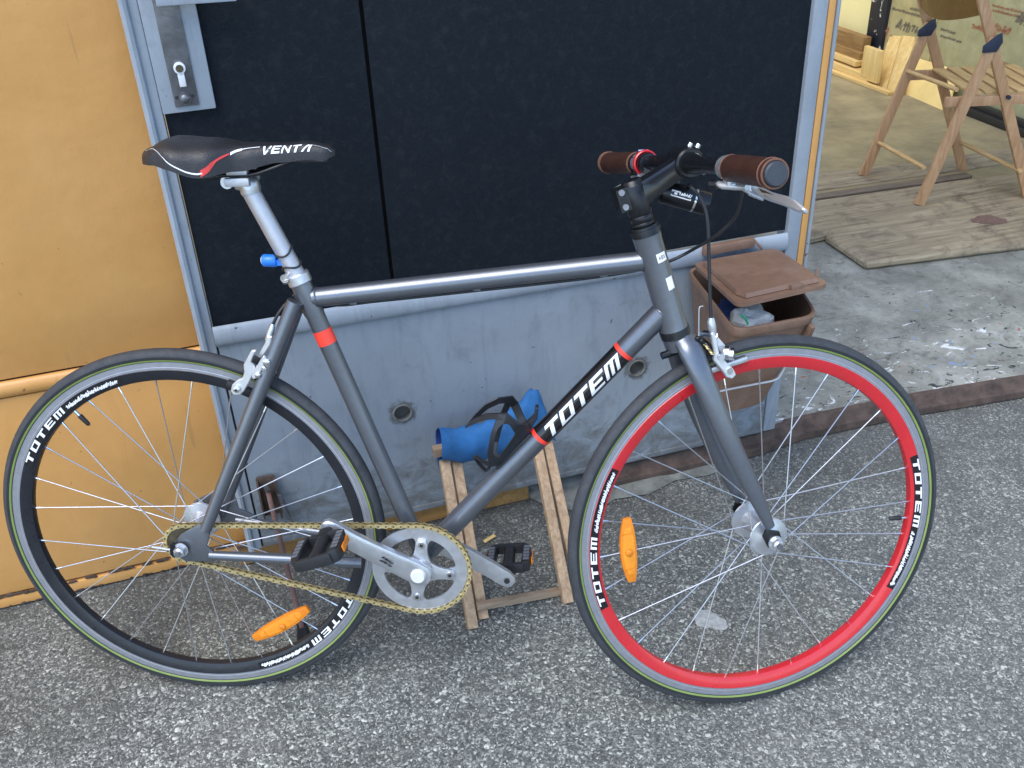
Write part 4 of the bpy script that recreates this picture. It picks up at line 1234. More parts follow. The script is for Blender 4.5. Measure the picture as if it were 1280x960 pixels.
# symmetrical flat bar with slight sweep
def barpt(y):
    k = abs(y) / .285
    return V((BARC.x - .020 * max(0, k - .2), y, BARC.z + (.0) * k))
BRt, BLf = ST(938, 213, -.225), ST(778, 204, .225)
def barpt(y):
    k = min(1.2, abs(y) / .225)
    e = BRt if y < 0 else BLf
    return V((BARC.x + (e.x - BARC.x) * k, y, BARC.z + (e.z - BARC.z) * k))
mb = MB()
ys = [-.285 + .57 * i / 38 for i in range(39)]
mb.tube([barpt(y) for y in ys], [(.0158 if abs(y) < .035 else (.0158 - .0045 * min(1, (abs(y) - .035) / .05))) for y in ys], 16, True, None, (0, 0, 1))
bar = steered(mb.build("handlebar", 'black', BIKE))
for sgn in (-1, 1):
    y0, y1 = sgn * .168, sgn * .292
    gp_ = [barpt(y0 + (y1 - y0) * t) for t in (0, .02, .1, .5, .9, .97, 1)]
    g_ = steered(MB().tube(gp_, [.0165, .0175, .0180, .0182, .0182, .0178, .0172], 22, True, None, (0, 0, 1)).build("grip", 'brown', BIKE))
    e = barpt(y1); dr = (barpt(y1) - barpt(y1 - sgn * .02)).normalized()
    def ring(t, r, rr, m, nm):
        c = barpt(y0 + (y1 - y0) * t) if t <= 1 else e + dr * (t - 1)
        ax = dr; u = ax.orthogonal().normalized(); v = ax.cross(u)
        MB().tube([c + (u * cos(a) + v * sin(a)) * r for a in [2 * pi * k / 30 for k in range(31)]], rr, 6, False).build(nm, m, g_)
    ring(.0, .0165, .0016, 'brown_edge', "leather_edge")
    ring(.92, .0180, .0013, 'brown_edge', "leather_edge")
    ring(.995, .0172, .0015, 'brown_edge', "leather_edge")
    MB().tube([e, e + dr * .003, e + dr * .005], [.0152, .0152, .0135], 22).build("end_cap", 'cap', g_)
    # silver clamp ring inboard of the grip
    c = barpt(y0 - sgn * .004)
    steered(MB().tube([c, c - V((0, sgn * .006, 0))], .0168, 20).build("grip_ring", 'alloy' if sgn < 0 else 'black', BIKE))
# red bell ring and switch on the left side
cr = barpt(.135)
redr = MB()
redr.tube([cr + V((sin(a) * .0185, 0, cos(a) * .0185)) for a in [radians(x) for x in range(-150, 151, 10)]], .0026, 8, True, (1, 1.6))
redr.tube([cr + V((0, .006, 0)), cr + V((0, .009, 0))], .0165, 20)
steered(redr.build("bell", 'red_rim', BIKE))
mb = MB(); mb.tube([cr + V((0, -.018, .0)), cr + V((0, -.004, 0))], [.0165, .0175], 18); mb.box(cr + V((0, .022, -.006)), (.03, .014, .03)); steered(mb.build("lever_clamp", 'black', BIKE, bevel=.003))
mb = MB(); mb.box(cr + V((.004, .024, .017)), (.018, .010, .006)); steered(mb.build("bell_striker", 'chrome', BIKE, bevel=.002))
# brake levers
def lever(sgn):
    y = sgn
    root = MB()
    if sgn < 0:
        P = [ST(905, 232, -.155), ST(918, 233, -.165), ST(934, 238, -.185), ST(952, 246, -.215), ST(972, 250, -.245), ST(990, 257, -.27), ST(1004, 264, -.285)]
    else:
        P = [ST(813, 212, .13), ST(803, 219, .15), ST(792, 225, .18), ST(781, 230, .21), ST(770, 236, .24)]
    if sgn < 0:
        up_ = [(941, 232), (946, 231), (957, 236), (967, 241), (976, 243.5), (986, 246), (996, 251.5), (1007, 261)]
        dn_ = [(1008.5, 265.5), (1003, 267), (990, 262), (978, 256.5), (961, 251), (950, 246.5), (941, 240)]
        yq = lambda px: -.180 - (px - 941) / 67 * .105
        out = [ST(px, py, yq(px)) for px, py in up_ + dn_]
        root.prism([p + V((-.004, 0, .002)) for p in out], (.008, 0, -.004))
        lv = steered(root.build("brake_lever", 'alloy_cast', BIKE, bevel=.0022, segs=1, angle=30))
        sl = MB(); sl.prism([ST(px, py, yq(px) - .0045) for px, py in ((949, 236), (958, 239.5), (968, 244.5), (966, 249), (956, 245.5))], (-.0012, 0, .0008)); sl.build("lever_slot", 'chain_dark', lv)
        bk_ = MB(); bk_.prism([ST(px, py, -.172) for px, py in ((915, 229), (930, 229), (944, 231), (950, 239), (946, 249), (942, 246), (932, 240), (923, 234.5), (915, 233))], (0, .008, 0)); bk_.build("lever_body", 'alloy_cast', lv, bevel=.002)
    else:
        n_ = len(bez(P, 5))
        root.tube(bez(P, 5), [.0075 - .003 * i / n_ for i in range(n_)], 12, True, (.55, 1.15), (0, 0, 1))
        lv = steered(root.build("brake_lever", 'alloy_cast', BIKE))
    b = MB()
    b.tube([P[0] + V((-.004, sgn * -.012, .002)), P[0], P[1], P[2] + V((0, 0, .004))], [.005, .0065, .0065, .005], 12, True, (.8, 1.1))
    b.box(P[1].lerp(barpt(sgn * .155), .5), (.016, .014, .022))
    b.build("lever_bracket", 'alloy_cast', lv)
    c = barpt(sgn * .155)
    MB().tube([c + V((0, -.006, 0)), c + V((0, .006, 0))], .0158, 18).build("lever_band", 'alloy', lv)
    MB().cyl(P[0] + V((-.012, sgn * -.016, .001)), P[0] + V((-.006, sgn * -.008, .001)), .0062, 12).build("barrel_adjuster", 'black', lv)
    MB().tube([P[2] + V((.004, 0, -.004)), P[2] + V((.014, sgn * .018, -.011))], [.0035, .002], 8).build("lever_hook", 'alloy', lv)
    return P
PR = lever(-1); PLf = lever(1)
# black cylindrical lamp under the bar, with silver ring and label
lc0, lc1 = ST(826, 238, .03), ST(885, 255, .012)
ld = (lc1 - lc0).normalized()
mb = MB(); mb.tube([lc0, lc0 + ld * .004, lc1 - ld * .003, lc1], [.0165, .0180, .0180, .0168], 22)
lamp = steered(mb.build("front_lamp", 'black', BIKE))
lt = lc0.lerp(lc1, .68)
MB().tube([lt, lt + ld * .003], .0184, 22, False).build("silver_ring", 'chrome', lamp)
lu = V((0, -1, 0)); lu = (lu - ld * lu.dot(ld)).normalized(); lw = ld.cross(lu)
if lw.z < 0: lw = -lw
LL = (lc1 - lc0).length
def on_lamp(x, y, r=.0183):
    ph = y / .018
    return lc0 + ld * x + lu * (cos(ph) * r) + lw * (sin(ph) * r)
mb = MB()
for (xa, xb, ya, yb_) in ((.18, .60, -.003, -.0015), (.18, .20, -.003, .006), (.585, .60, -.003, .006), (.2, .36, .004, .006), (.24, .30, .0, .0035)):
    mb.add([on_lamp(LL * xa, ya), on_lamp(LL * xb, ya), on_lamp(LL * xb, yb_), on_lamp(LL * xa, yb_)], [(0, 1, 2, 3)])
scrawl(mb, lambda x, y: on_lamp(x, y), LL * .34, LL * .56, .0055, 21)
mb.build("lamp_label", 'white', lamp, smooth=False)
MB().tube([lc0.lerp(lc1, .3), lc0.lerp(lc1, .3) + V((0, 0, .02)), V((BARC.x - .01, .028, BARC.z))], .007, 10).build("lamp_mount", 'black_plastic', lamp)

# --- wheels
def wheel(front):
    W = empty("wheel", parent=BIKE)
    c = V((WB, 0, RW)) if front else RA
    W.matrix_basis = (STEER_M @ Matrix.Translation(c)) if front else Matrix.Translation(c)
    tag(W, "front wheel with a red rim" if front else "rear wheel with a black rim")
    paint = 'red_rim' if front else 'black_rim'
    # tyre: cross section around radius .324
    rc, rt = .3235, .0125
    prof = []
    for k in range(20):
        t = 2 * pi * k / 20
        prof.append((rc + rt * 1.0 * cos(t), rt * 1.02 * sin(t)))
    ty = MB().lathe(prof, seg=128).build("tyre", 'rubber', W)
    for sy in (-1, 1):
        # green stripe and black sidewall between tread and rim
        g1, g2 = radians(105), radians(120)
        p1 = (rc + (rt + .0004) * cos(g1), sy * (rt + .0004) * 1.03 * sin(g1)); p2 = (rc + (rt + .0004) * cos(g2), sy * (rt + .0004) * 1.03 * sin(g2))
        pm = (rc + (rt + .0007) * cos((g1 + g2) / 2), sy * (rt + .0007) * 1.03 * sin((g1 + g2) / 2))
        MB().lathe([p1, pm, p2], seg=128, closed=False).build("green_stripe", 'green', ty)
        a1, a2 = radians(84), radians(107)
        p1 = (rc + (rt + .0003) * cos(a1), sy * (rt + .0003) * 1.02 * sin(a1)); p2 = (rc + (rt + .0003) * cos(a2), sy * (rt + .0003) * 1.02 * sin(a2))
        MB().lathe([p1, p2], seg=128, closed=False).build("dark_sidewall", 'rubber_side', ty)
    # rim: machined brake track, painted lower section
    tr = [(.3165, -.0102), (.3165, -.0085), (.3065, -.0080), (.3065, .0080), (.3165, .0085), (.3165, .0102), (.3030, .0104), (.3030, -.0104)]
    rim = MB().lathe(tr, seg=144).build("rim", 'alloy_dull', W, angle=30)
    for sy in (-1, 1):
        rr = .3070
        MB().lathe([(rr, sy * .01045), (rr - .0004, sy * .0106), (rr - .0008, sy * .01045)], seg=144, closed=False).build("track_groove", 'alloy', rim)
    pr = [(.3030, -.0106), (.3022, -.0112), (.2900, -.0098), (.2835, -.0066), (.2822, 0), (.2835, .0066), (.2900, .0098), (.3022, .0112), (.3030, .0106)]
    MB().lathe(pr, seg=144).build("painted_rim", paint, rim, angle=35)
    # decals on the side of the rim
    def on_rim(ang0, dirn_, flip=1):
        def fn(x, y):
            a = ang0 + dirn_ * x / .295
            r = .2903 + y
            yy = -(.0101 + (r - .2900) / .0122 * .0014)
            return V((r * cos(a), yy - .0002, r * sin(a)))
        return fn
    def decal(a_deg0, a_deg1, seed):
        """black sticker from a_deg0 (start of the word) to a_deg1, clockwise in the side view"""
        a0, a1 = radians(a_deg0), radians(a_deg1)
        n = 24
        mb = MB()
        for i in range(n):
            t0, t1 = a0 + (a1 - a0) * i / n, a0 + (a1 - a0) * (i + 1) / n
            for (ra, rb) in ((.2885, .2955), (.2955, .3023)):
                f = lambda r, a: V((r * cos(a), -(.0098 + max(0, (r - .2900)) / .0122 * .0014) - .0004 - (.0002 if r < .29 else 0), r * sin(a)))
                mb.add([f(ra, t0), f(ra, t1), f(rb, t1), f(rb, t0)], [(0, 1, 2, 3)])
        dc = mb.build("rim_decal", 'black_gloss', rim, smooth=False)
        sgn = -1 if a1 < a0 else 1
        fn0 = on_rim(a0, sgn)
        fn = lambda x, y: fn0(x, y) + V((0, -.0008, 0))
        mb = MB()
        tot = abs(a1 - a0) * .295
        letters(mb, "TOTEM", fn, tot * .084, .0112, tot * .021, .12, tot * .02, 2)
        scrawl(mb, fn, tot * .56, tot * .97, .0075, seed, 1.5)
        mb.build("decal_lettering", 'white', dc, smooth=False)
    f = (lambda px, py: degrees_of(ST(px, py, -.0105) - V((WB, 0, RW)))) if front else (lambda px, py: degrees_of(BK(px, py, -.0105) - RA))
    def degrees_of(v): return math.degrees(atan2(v.z, v.x))
    if front:
        a, b = f(757, 760), f(770, 587)
        if b < 0: b += 360
        if a < 0: a += 360
        decal(a, b, 31)
        a, b = f(1142, 570), f(1112, 735)
        decal(a, b, 32)
        va = f(1134, 650)
    else:
        a, b = f(36, 583), f(152, 477)
        if b < 0: b += 360
        if a < 0: a += 360
        decal(a, b, 33)
        a, b = f(446, 745), f(325, 835)
        decal(a, b, 34)
        va = f(85, 512)
    # valve
    u = V((cos(radians(va)), 0, sin(radians(va))))
    MB().tube([u * .285, u * .262], .0028, 8).build("valve", 'chrome', W)
    MB().tube([u * .272, u * .270, u * .252, u * .249], [.0042, .0044, .0036, .0015], 10).build("valve_cap", 'black_plastic', W)
    # hub
    hw = .034
    fr = .0325
    hp = [(.0095, -.050), (.0095, -.040), (.013, -.040), (.016, -hw - .004), (fr, -hw - .0018), (fr + .0012, -hw), (fr, -hw + .0022), (.0185, -hw + .005), (.0150, -.018), (.0150, .018), (.0185, hw - .005), (fr, hw - .0022), (fr + .0012, hw), (fr, hw + .0018), (.016, hw + .004), (.013, .040), (.0095, .040), (.0095, .050)]
    hub = MB().lathe(hp, seg=40, closed=False).build("hub", 'alloy', W)
    ax = .064 if front else .072
    mb = MB(); mb.cyl((0, -ax - .012, 0), (0, ax + .012, 0), .0048, 12)
    mb.build("axle", 'steel_worn', W)
    for sy in (-1, 1):
        mb = MB(); mb.tube([(0, sy * (ax - .006), 0), (0, sy * (ax - .0045), 0)], .0125, 18); mb.tube([(0, sy * (ax - .0045), 0), (0, sy * (ax + .0055), 0)], .0098, 6)
        mb.tube([(0, sy * (ax + .0055), 0), (0, sy * (ax + .008), 0)], [.0085, .006], 12)
        mb.build("axle_nut", 'alloy', W)
    # spokes: 28, crossed
    N = 28
    me = MB().tube([(0, 0, 0), (0, 0, 1)], .00105, 6).mesh("spoke", 'spoke')
    nm = MB().tube([(0, 0, 0), (0, 0, .012)], [.0019, .0015], 6).mesh("nipple", 'chrome')
    for k in range(N):
        ra = radians(va) + 2 * pi * (k + .5) / N
        side = -1 if k % 2 == 0 else 1
        kk = k // 2
        sw = 1 if kk % 2 == 0 else -1
        ha = ra + sw * radians(62)
        hin = V((.0295 * cos(ha), side * (hw - .0005 + (.0018 if sw > 0 else -.0018)), .0295 * sin(ha)))
        ro = V((.2830 * cos(ra), side * .002, .2830 * sin(ra)))
        o = link("spoke", me, W)
        d = ro - hin
        o.matrix_basis = Matrix.Translation(hin) @ d.to_track_quat('Z', 'Y').to_matrix().to_4x4() @ Matrix.Diagonal((1, 1, d.length, 1))
        o2 = link("nipple", nm, W)
        o2.matrix_basis = Matrix.Translation(ro) @ (-d).to_track_quat('Z', 'Y').to_matrix().to_4x4()
    # amber reflector clipped on the spokes
    if front:
        c0, c1 = ST(781, 648, -.012) - c, ST(787, 727, -.012) - c
        cm = ST(785, 689, -.012) - c
    else:
        c0, c1 = BK(319, 799, -.012) - c, BK(387, 762, -.012) - c
        cm = BK(354, 781, -.012) - c
    ln_ = (c1 - c0).length
    t = (c1 - c0).normalized(); wv = t.cross(V((0, 1, 0))).normalized()
    mid = (c0 + c1) / 2
    if wv.dot(mid) > 0: wv = -wv
    pts = []
    for k in range(15):
        q = -1 + 2 * k / 14
        pts.append(mid + t * (q * ln_ / 2) + wv * (.0155 * (1 - .62 * abs(q) ** 2.2) + .004 * (q * q)))
    for k in range(15):
        q = 1 - 2 * k / 14
        pts.append(mid + t * (q * ln_ / 2) - wv * (.0125 * (1 - .45 * abs(q) ** 2.2) - .004 * q * q))
    rf = MB().prism([p + V((0, .004, 0)) for p in pts], (0, -.008, 0)).build("spoke_reflector", 'amber', W, bevel=.002)
    ctr = sum(pts, V()) / len(pts)
    MB().prism([ctr + (p - ctr) * .74 + V((0, -.0035, 0)) for p in pts], (0, -.0012, 0)).build("reflector_lens", 'amber_lens', W, bevel=.0008)
    MB().tube([cm + V((0, -.002, 0)), cm + V((0, -.0075, 0)), cm + V((0, -.009, 0))], [.0065, .006, .004], 14).build("reflector_boss", 'amber', W)
    for q in (-.55, .55):
        pc_ = mid + t * (q * ln_ / 2)
        mb = MB(); mb.bar(pc_ + wv * .009, pc_ - wv * .008, .0012, .0012, (0, 1, 0), -.0047)
        mb.build("reflector_ridge", 'amber', W)
    return W
wheel(False); wheel(True)
# sprocket
NT = 16
mb = MB()
poly = []
for k in range(NT * 2):
    t = 2 * pi * k / (NT * 2)
    r = .0355 if k % 2 == 0 else .0295
    poly.append(V((r * cos(t), -.0445, RW + r * sin(t))))
mb.prism(poly, (0, -.003, 0)); mb.tube([(0, -.036, RW), (0, -.047, RW)], .021, 20)
mb.build("sprocket", 'chain_dark', BIKE)
# chain tensioner bolt and plate behind axle
tb0, tb1 = BK(190, 683.5, -.064), BK(216, 687.5, -.064)
mb = MB(); mb.tube([tb0, tb1], .0024, 8); mb.tube([tb1 - V((.002, 0, 0)), tb1 + V((.004, 0, 0))], .0052, 6); tn = mb.build("chain_tensioner", 'alloy', BIKE)
mb = MB(); mb.prism([BK(213, 679, -.066), BK(218, 676, -.066), BK(222, 690, -.066), BK(219, 697, -.066), BK(213, 692, -.066)], (0, -.003, 0)); mb.build("tensioner_plate", 'black', tn, bevel=.001)

# --- crankset
CC = BK(524, 718, -.055)
CH_Y = -.045
RC = BK(525, 711.5, CH_Y); RC = V((BB.x, CH_Y, BB.z))
RP = .0850
mb = MB()
NTc = 42
poly_o = []
for k in range(NTc * 2):
    t = 2 * pi * k / (NTc * 2)
    r = RP - .0042
    poly_o.append((r * cos(t), r * sin(t)))
ni = NTc * 2
vs = []
for y in (CH_Y - .0018, CH_Y + .0018):
    vs += [(BB.x + a, y, BB.z + b) for a, b in poly_o]
    vs += [(BB.x + .0620 * cos(2 * pi * k / ni), y, BB.z + .0620 * sin(2 * pi * k / ni)) for k in range(ni)]
fs = []
for k in range(ni):
    k2 = (k + 1) % ni
    fs += [(k, k2, ni + k2, ni + k), (2 * ni + k2, 2 * ni + k, 3 * ni + k, 3 * ni + k2), (k, 2 * ni + k, 2 * ni + k2, k2), (ni + k, ni + k2, 3 * ni + k2, 3 * ni + k)]
mb.add(vs, fs)
for k4 in range(4):
    a4 = atan2(BK(408, 657, -.076).z - BB.z, BK(408, 657, -.076).x - BB.x) + radians((-62, -152, 118, 28)[k4])
    u = V((cos(a4), 0, sin(a4))); w = V((-sin(a4), 0, cos(a4))); b4 = V((BB.x, CH_Y - .0016, BB.z))
    mb.prism([b4 + u * q + w * h for q, h in ((.0455, .006), (.050, .010), (.057, .0125), (.064, .021), (.064, -.021), (.057, -.0125), (.050, -.010), (.0455, -.006))], (0, .0030, 0))
ring_ = mb.build("chainring", 'alloy', BIKE, smooth=False)
PA_ = BK(408, 657, -.076)
cdir = V((PA_.x - BB.x, 0, PA_.z - BB.z)).normalized()
CL = .1690
ang0 = atan2(cdir.z, cdir.x)
sp_mb = MB()
BANG = [ang0 + radians(q) for q in (-62, -152, 118, 28)]
for a in BANG:
    u = V((cos(a), 0, sin(a))); w = V((-sin(a), 0, cos(a)))
    b = V((BB.x, CH_Y - .007, BB.z))
    ol = [(.008, .025), (.020, .0175), (.032, .0122), (.044, .0102), (.054, .0102), (.0595, .0065)]
    sp_mb.prism([b + u * q + w * h for q, h in ol] + [b + u * q - w * h for q, h in reversed(ol)], (0, .006, 0))
sp_mb.tube([(BB.x, CH_Y - .014, BB.z), (BB.x, CH_Y + .004, BB.z)], [.022, .024], 28)
spider = sp_mb.build("chainring_spider", 'alloy', BIKE, bevel=.0012)
for a in BANG:
    u = V((cos(a), 0, sin(a)))
    p = V((BB.x, CH_Y - .007, BB.z)) + u * .052
    mb = MB(); mb.tube([p, p + V((0, -.0022, 0))], .0062, 14); mb.build("chainring_bolt", 'chrome', spider)
    mb = MB(); mb.tube([p + V((0, -.0022, 0)), p + V((0, -.0026, 0))], .0033, 6); mb.build("bolt_socket", 'dark_print', spider)
def crank(sgn, d):
    y0, y1 = sgn * .058, sgn * .076
    c = V((BB.x, 0, BB.z))
    w = V((-d.z, 0, d.x))
    ol = [(-.022, .006), (-.017, .014), (-.006, .020), (.012, .0205), (.05, .0182), (.09, .0172), (.13, .0158), (CL - .02, .0155), (CL - .004, .0155), (CL + .009, .0120), (CL + .0145, .005)]
    def yo(q): return y0 + (y1 - y0) * max(0, min(1, q / CL * 1.5))
    lo = []
    for q, h in ol: lo.append((q, h))
    for q, h in reversed(ol): lo.append((q, -h))
    m_ = MB()
    n = len(lo)
    vs = [c + d * q + w * h + V((0, yo(q) - sgn * .0065, 0)) for q, h in lo] + [c + d * q + w * h + V((0, yo(q) + sgn * .0045, 0)) for q, h in lo]
    vs += [c + d * q + w * (h * .62) + V((0, yo(q) + sgn * .0065, 0)) for q, h in lo]
    fs = [(i, (i + 1) % n, n + (i + 1) % n, n + i) for i in range(n)] + [(n + i, n + (i + 1) % n, 2 * n + (i + 1) % n, 2 * n + i) for i in range(n)]
    hN = n // 2
    fs += [(2 * n + i, 2 * n + i + 1, 2 * n + n - 2 - i, 2 * n + n - 1 - i) for i in range(hN - 1)] + [(i, i + 1, n - 2 - i, n - 1 - i) for i in range(hN - 1)]
    m_.add(vs, fs)
    cr_ = m_.build("crank_arm", 'alloy', BIKE, bevel=.0012, angle=35)
    pts = [c, c + d * CL + V((0, y1, 0)), V()]
    MB().tube([c + V((0, sgn * .052, 0)), c + V((0, sgn * .0690, 0)), c + V((0, sgn * .071, 0))], [.014, .0125, .0105], 24).build("crank_cap", 'alloy_bright', cr_)
    return cr_, pts[-2]
crR, PR_ = crank(-1, cdir)
crL, PL_ = crank(1, -cdir)
# dark maker's print on the crank face
cx_ = -cdir; cy_ = V((0, -1, 0)).cross(cx_)
if cy_.z < 0: cy_ = -cy_
cmid = V((BB.x, 0, BB.z)) + cdir * .062
def on_crank(x, y): return cmid + cx_ * x + cy_ * y + V((0, -.0758, 0))
mb = MB(); scrawl(mb, on_crank, -.010, .012, .0048, 41, 1.6); scrawl(mb, lambda x, y: on_crank(x, y - .0065), -.010, .014, .0042, 42, 1.8)
mb.build("crank_print", 'dark_print', crR, smooth=False)
mb = MB(); p = PL_ + V((0, -.008, 0)); mb.tube([p + V((0, -.0005, 0)), p + V((0, -.0015, 0))], .0055, 12); mb.build("pedal_socket", 'dark_print', crL)
# pedals
def pedal(pos, sgn, tilt, amber):
    P = empty("pedal", parent=BIKE)
    P.matrix_basis = Matrix.Translation(pos) @ Matrix.Rotation(tilt, 4, 'Y')
    y0, y1 = sgn * .018, sgn * .100
    mb = MB(); mb.tube([(0, sgn * .002, 0), (0, y1 - sgn * .008, 0)], [.0085, .0065], 14); mb.tube([(0, sgn * .015, 0), (0, sgn * .03, 0)], [.014, .013], 14); mb.tube([(0, sgn * .03, 0), (0, y1 - sgn * .01, 0)], [.012, .0105], 12)
    mb.build("pedal_body", 'black_plastic', P)
    for e in (-1, 1):
        xs = e * .038
        mb = MB()
        out = [(xs - e * .012, y0 + sgn * .006), (xs, y0 + sgn * .012), (xs + e * .006, (y0 + y1) / 2), (xs, y1 - sgn * .010), (xs - e * .012, y1 - sgn * .004)]
        inn_ = [(xs - e * .014, y1 - sgn * .012), (xs - e * .012, (y0 + y1) / 2), (xs - e * .014, y0 + sgn * .012)]
        mb.prism([V((a, b, -.011)) for a, b in out + inn_], (0, 0, .022))
        pl = mb.build("cage_plate", 'black_plastic', P, bevel=.002)
        mb = MB()
        for k in range(5):
            ya = y0 + sgn * .016 + (y1 - y0 - sgn * .03) * k / 5; yb__ = ya + (y1 - y0 - sgn * .03) / 5 * .82
            for zz in (-.0118, .0118):
                mb.add([(xs - e * .010, ya, zz), (xs + e * .001, ya, zz), (xs + e * .001, yb__, zz), (xs - e * .010, yb__, zz)], [(0, 1, 2, 3)])
        mb.build("grip_pad", 'grip_tape', P, smooth=False)["kind"] = "stuff"
        mb = MB(); mb.box((xs + e * .0055, (y0 + y1) / 2, 0), (.003, .034, .011)); mb.build("pedal_reflector", amber if e > 0 else 'amber', P, bevel=.001)
    for yy in (y0 + sgn * .008, y1 - sgn * .006):
        mb = MB(); mb.box((0, yy, 0), (.058, .009, .020)); mb.build("cage_bridge", 'black_plastic', P, bevel=.003)
    return P
pedal(PR_ + V((0, -.008, 0)), -1, radians(-17), 'amber')
pedal(PL_ + V((0, .008, 0)), 1, radians(-4), 'amber')
# --- chain: links one by one round both sprockets
rc_ = .0345; c1 = V((0, 0, RW)); c2 = V((BB.x, 0, BB.z))
D = (c2 - c1); Dn = D.length; base = atan2(D.z, D.x)
off = math.acos((rc_ - RP) / Dn)
aT, aB = base + off, base - off
def pt(c, r, a): return V((c.x + r * cos(a), CH_Y, c.z + r * sin(a)))
path = []
def arc(c, r, a0, a1, n): return [pt(c, r, a0 + (a1 - a0) * k / n) for k in range(n + 1)]
path += arc(c2, RP, aT, aB - 0.0 if aB < aT else aB - 2 * pi, 120)            # over the front of the ring
path += arc(c1, rc_, aB, aT - 2 * pi, 80)
path.append(path[0].copy())
# slack in the lower run
lens = [0]
for i in range(1, len(path)): lens.append(lens[-1] + (path[i] - path[i - 1]).length)
TOT = lens[-1]
NL = int(round(TOT / .0127 / 2)) * 2
pit = TOT / NL
def at_len(s):
    s %= TOT
    import bisect
    i = max(1, min(len(lens) - 1, bisect.bisect_left(lens, s)))
    t = (s - lens[i - 1]) / max(1e-9, lens[i] - lens[i - 1])
    return path[i - 1].lerp(path[i], t)
CHN = empty("chain", parent=BIKE)
def link_mesh(nm, yo, m, rr):
    mb = MB()
    for y in (-yo, yo):
        out = []
        for k in range(7): a = pi / 2 + pi * k / 6; out.append(V((-pit / 2 + .0040 * cos(a), y, .0040 * sin(a))))
        out.append(V((0, y, -.0027)))
        for k in range(7): a = -pi / 2 + pi * k / 6; out.append(V((pit / 2 + .0040 * cos(a), y, .0040 * sin(a))))
        out.append(V((0, y, .0027)))
        mb.prism(out, (0, .0011 * (1 if y < 0 else -1), 0))
    return mb.mesh(nm, m, smooth=False)
lmO = link_mesh("outer_link", .0046, 'gold', 0); lmI = link_mesh("inner_link", .0033, 'gold', 0)
rol = MB(); rol.tube([(0, -.0050, 0), (0, .0050, 0)], .0017, 8); rol.tube([(0, -.0028, 0), (0, .0028, 0)], .0036, 8)
rolm = rol.mesh("chain_pin", 'chain_dark')
for k in range(NL):
    a, b = at_len(k * pit), at_len((k + 1) * pit)
    d = (b - a).normalized()
    X = Matrix((d, V((0, 1, 0)), d.cross(V((0, 1, 0))))).transposed().to_4x4()
    o = link("chain_link", lmO if k % 2 else lmI, CHN); o.matrix_basis = Matrix.Translation((a + b) / 2) @ X
    o = link("chain_pin", rolm, CHN); o.matrix_basis = Matrix.Translation(a)
# --- seat post, clamp, saddle
SPT = BK(314, 240); SPT.y = 0
sp0 = ST_T - sdir2 * .05
spd = (SPT - ST_T).normalized()
mb = MB(); mb.tube([sp0, ST_T, SPT], .0137, 20); mb.tube([SPT, SPT + spd * .004, SPT + spd * .008], [.0145, .0150, .0140], 20)
post_ = mb.build("seat_post", 'alloy_satin', BIKE)
hc = BK(303, 226); hc.y = 0
mb = MB()
mb.tube(bez([SPT, SPT.lerp(hc, .5) + V((.004, 0, .006)), hc + V((.004, 0, -.004)), hc + V((-.010, 0, -.004))], 4), [.0148, .0150, .0150, .0148, .0144, .0140, .0135, .013, .0125, .012, .011, .010, .009], 16, True, (1, 1.15))
mb.tube([hc + V((-.016, -.0235, .002)), hc + V((-.016, .0235, .002))], .0095, 14)
mb.build("post_head", 'alloy', post_)
for y in (-.0225, .0225):
    for dx_, dz_, sx_, sz_ in ((.002, .0175, .032, .009), (.0, .0025, .038, .013)):
        mb = MB(); mb.box(hc + V((dx_, y, dz_)), (sx_, .012, sz_)); mb.build("rail_clamp", 'alloy_satin', post_, bevel=.003)
cl0 = ST_T - sdir2 * .004
mb = MB(); mb.tube([cl0 - sdir2 * .006, cl0 - sdir2 * .004, cl0 + sdir2 * .009, cl0 + sdir2 * .011], [.0175, .0188, .0188, .0175], 22)
bk = BK(357, 347, -.012)
mb.tube([cl0 + V((-.014, -.012, .001)), bk + V((0, .004, 0))], [.009, .0065], 12)
sc_ = mb.build("seat_clamp", 'alloy', BIKE, angle=28)
MB().tube([bk + V((0, .004, 0)), bk + V((0, -.006, 0))], .0068, 14).build("clamp_bolt", 'chrome', sc_)
# rubber straps and blue rear light
for t in (.14, .30):
    c = ST_T.lerp(SPT, t)
    u = V((0, 1, 0)); w = spd.cross(u)
    MB().tube([c + (u * cos(a) + w * sin(a)) * .0152 + spd * (.004 * cos(a * 2 + t * 9)) for a in [2 * pi * k / 24 for k in range(25)]], .0016, 6, False).build("light_strap", 'black_plastic', post_)
bl = BK(343, 326, -.004)
mb = MB(); mb.tube([bl + V((-.018, 0, .001)), bl + V((-.016, 0, .001)), bl + V((.002, 0, 0)), bl + V((.004, 0, 0))], [.0085, .0098, .0098, .0085], 16); mb.box(bl + V((.010, 0, -.002)), (.020, .010, .009)); rl = mb.build("rear_light", 'blue_light', BIKE, bevel=0)
MB().tube([bl + V((-.0185, 0, .001)), bl + V((-.0195, 0, .001))], .006, 14).build("light_lens", 'white', rl)
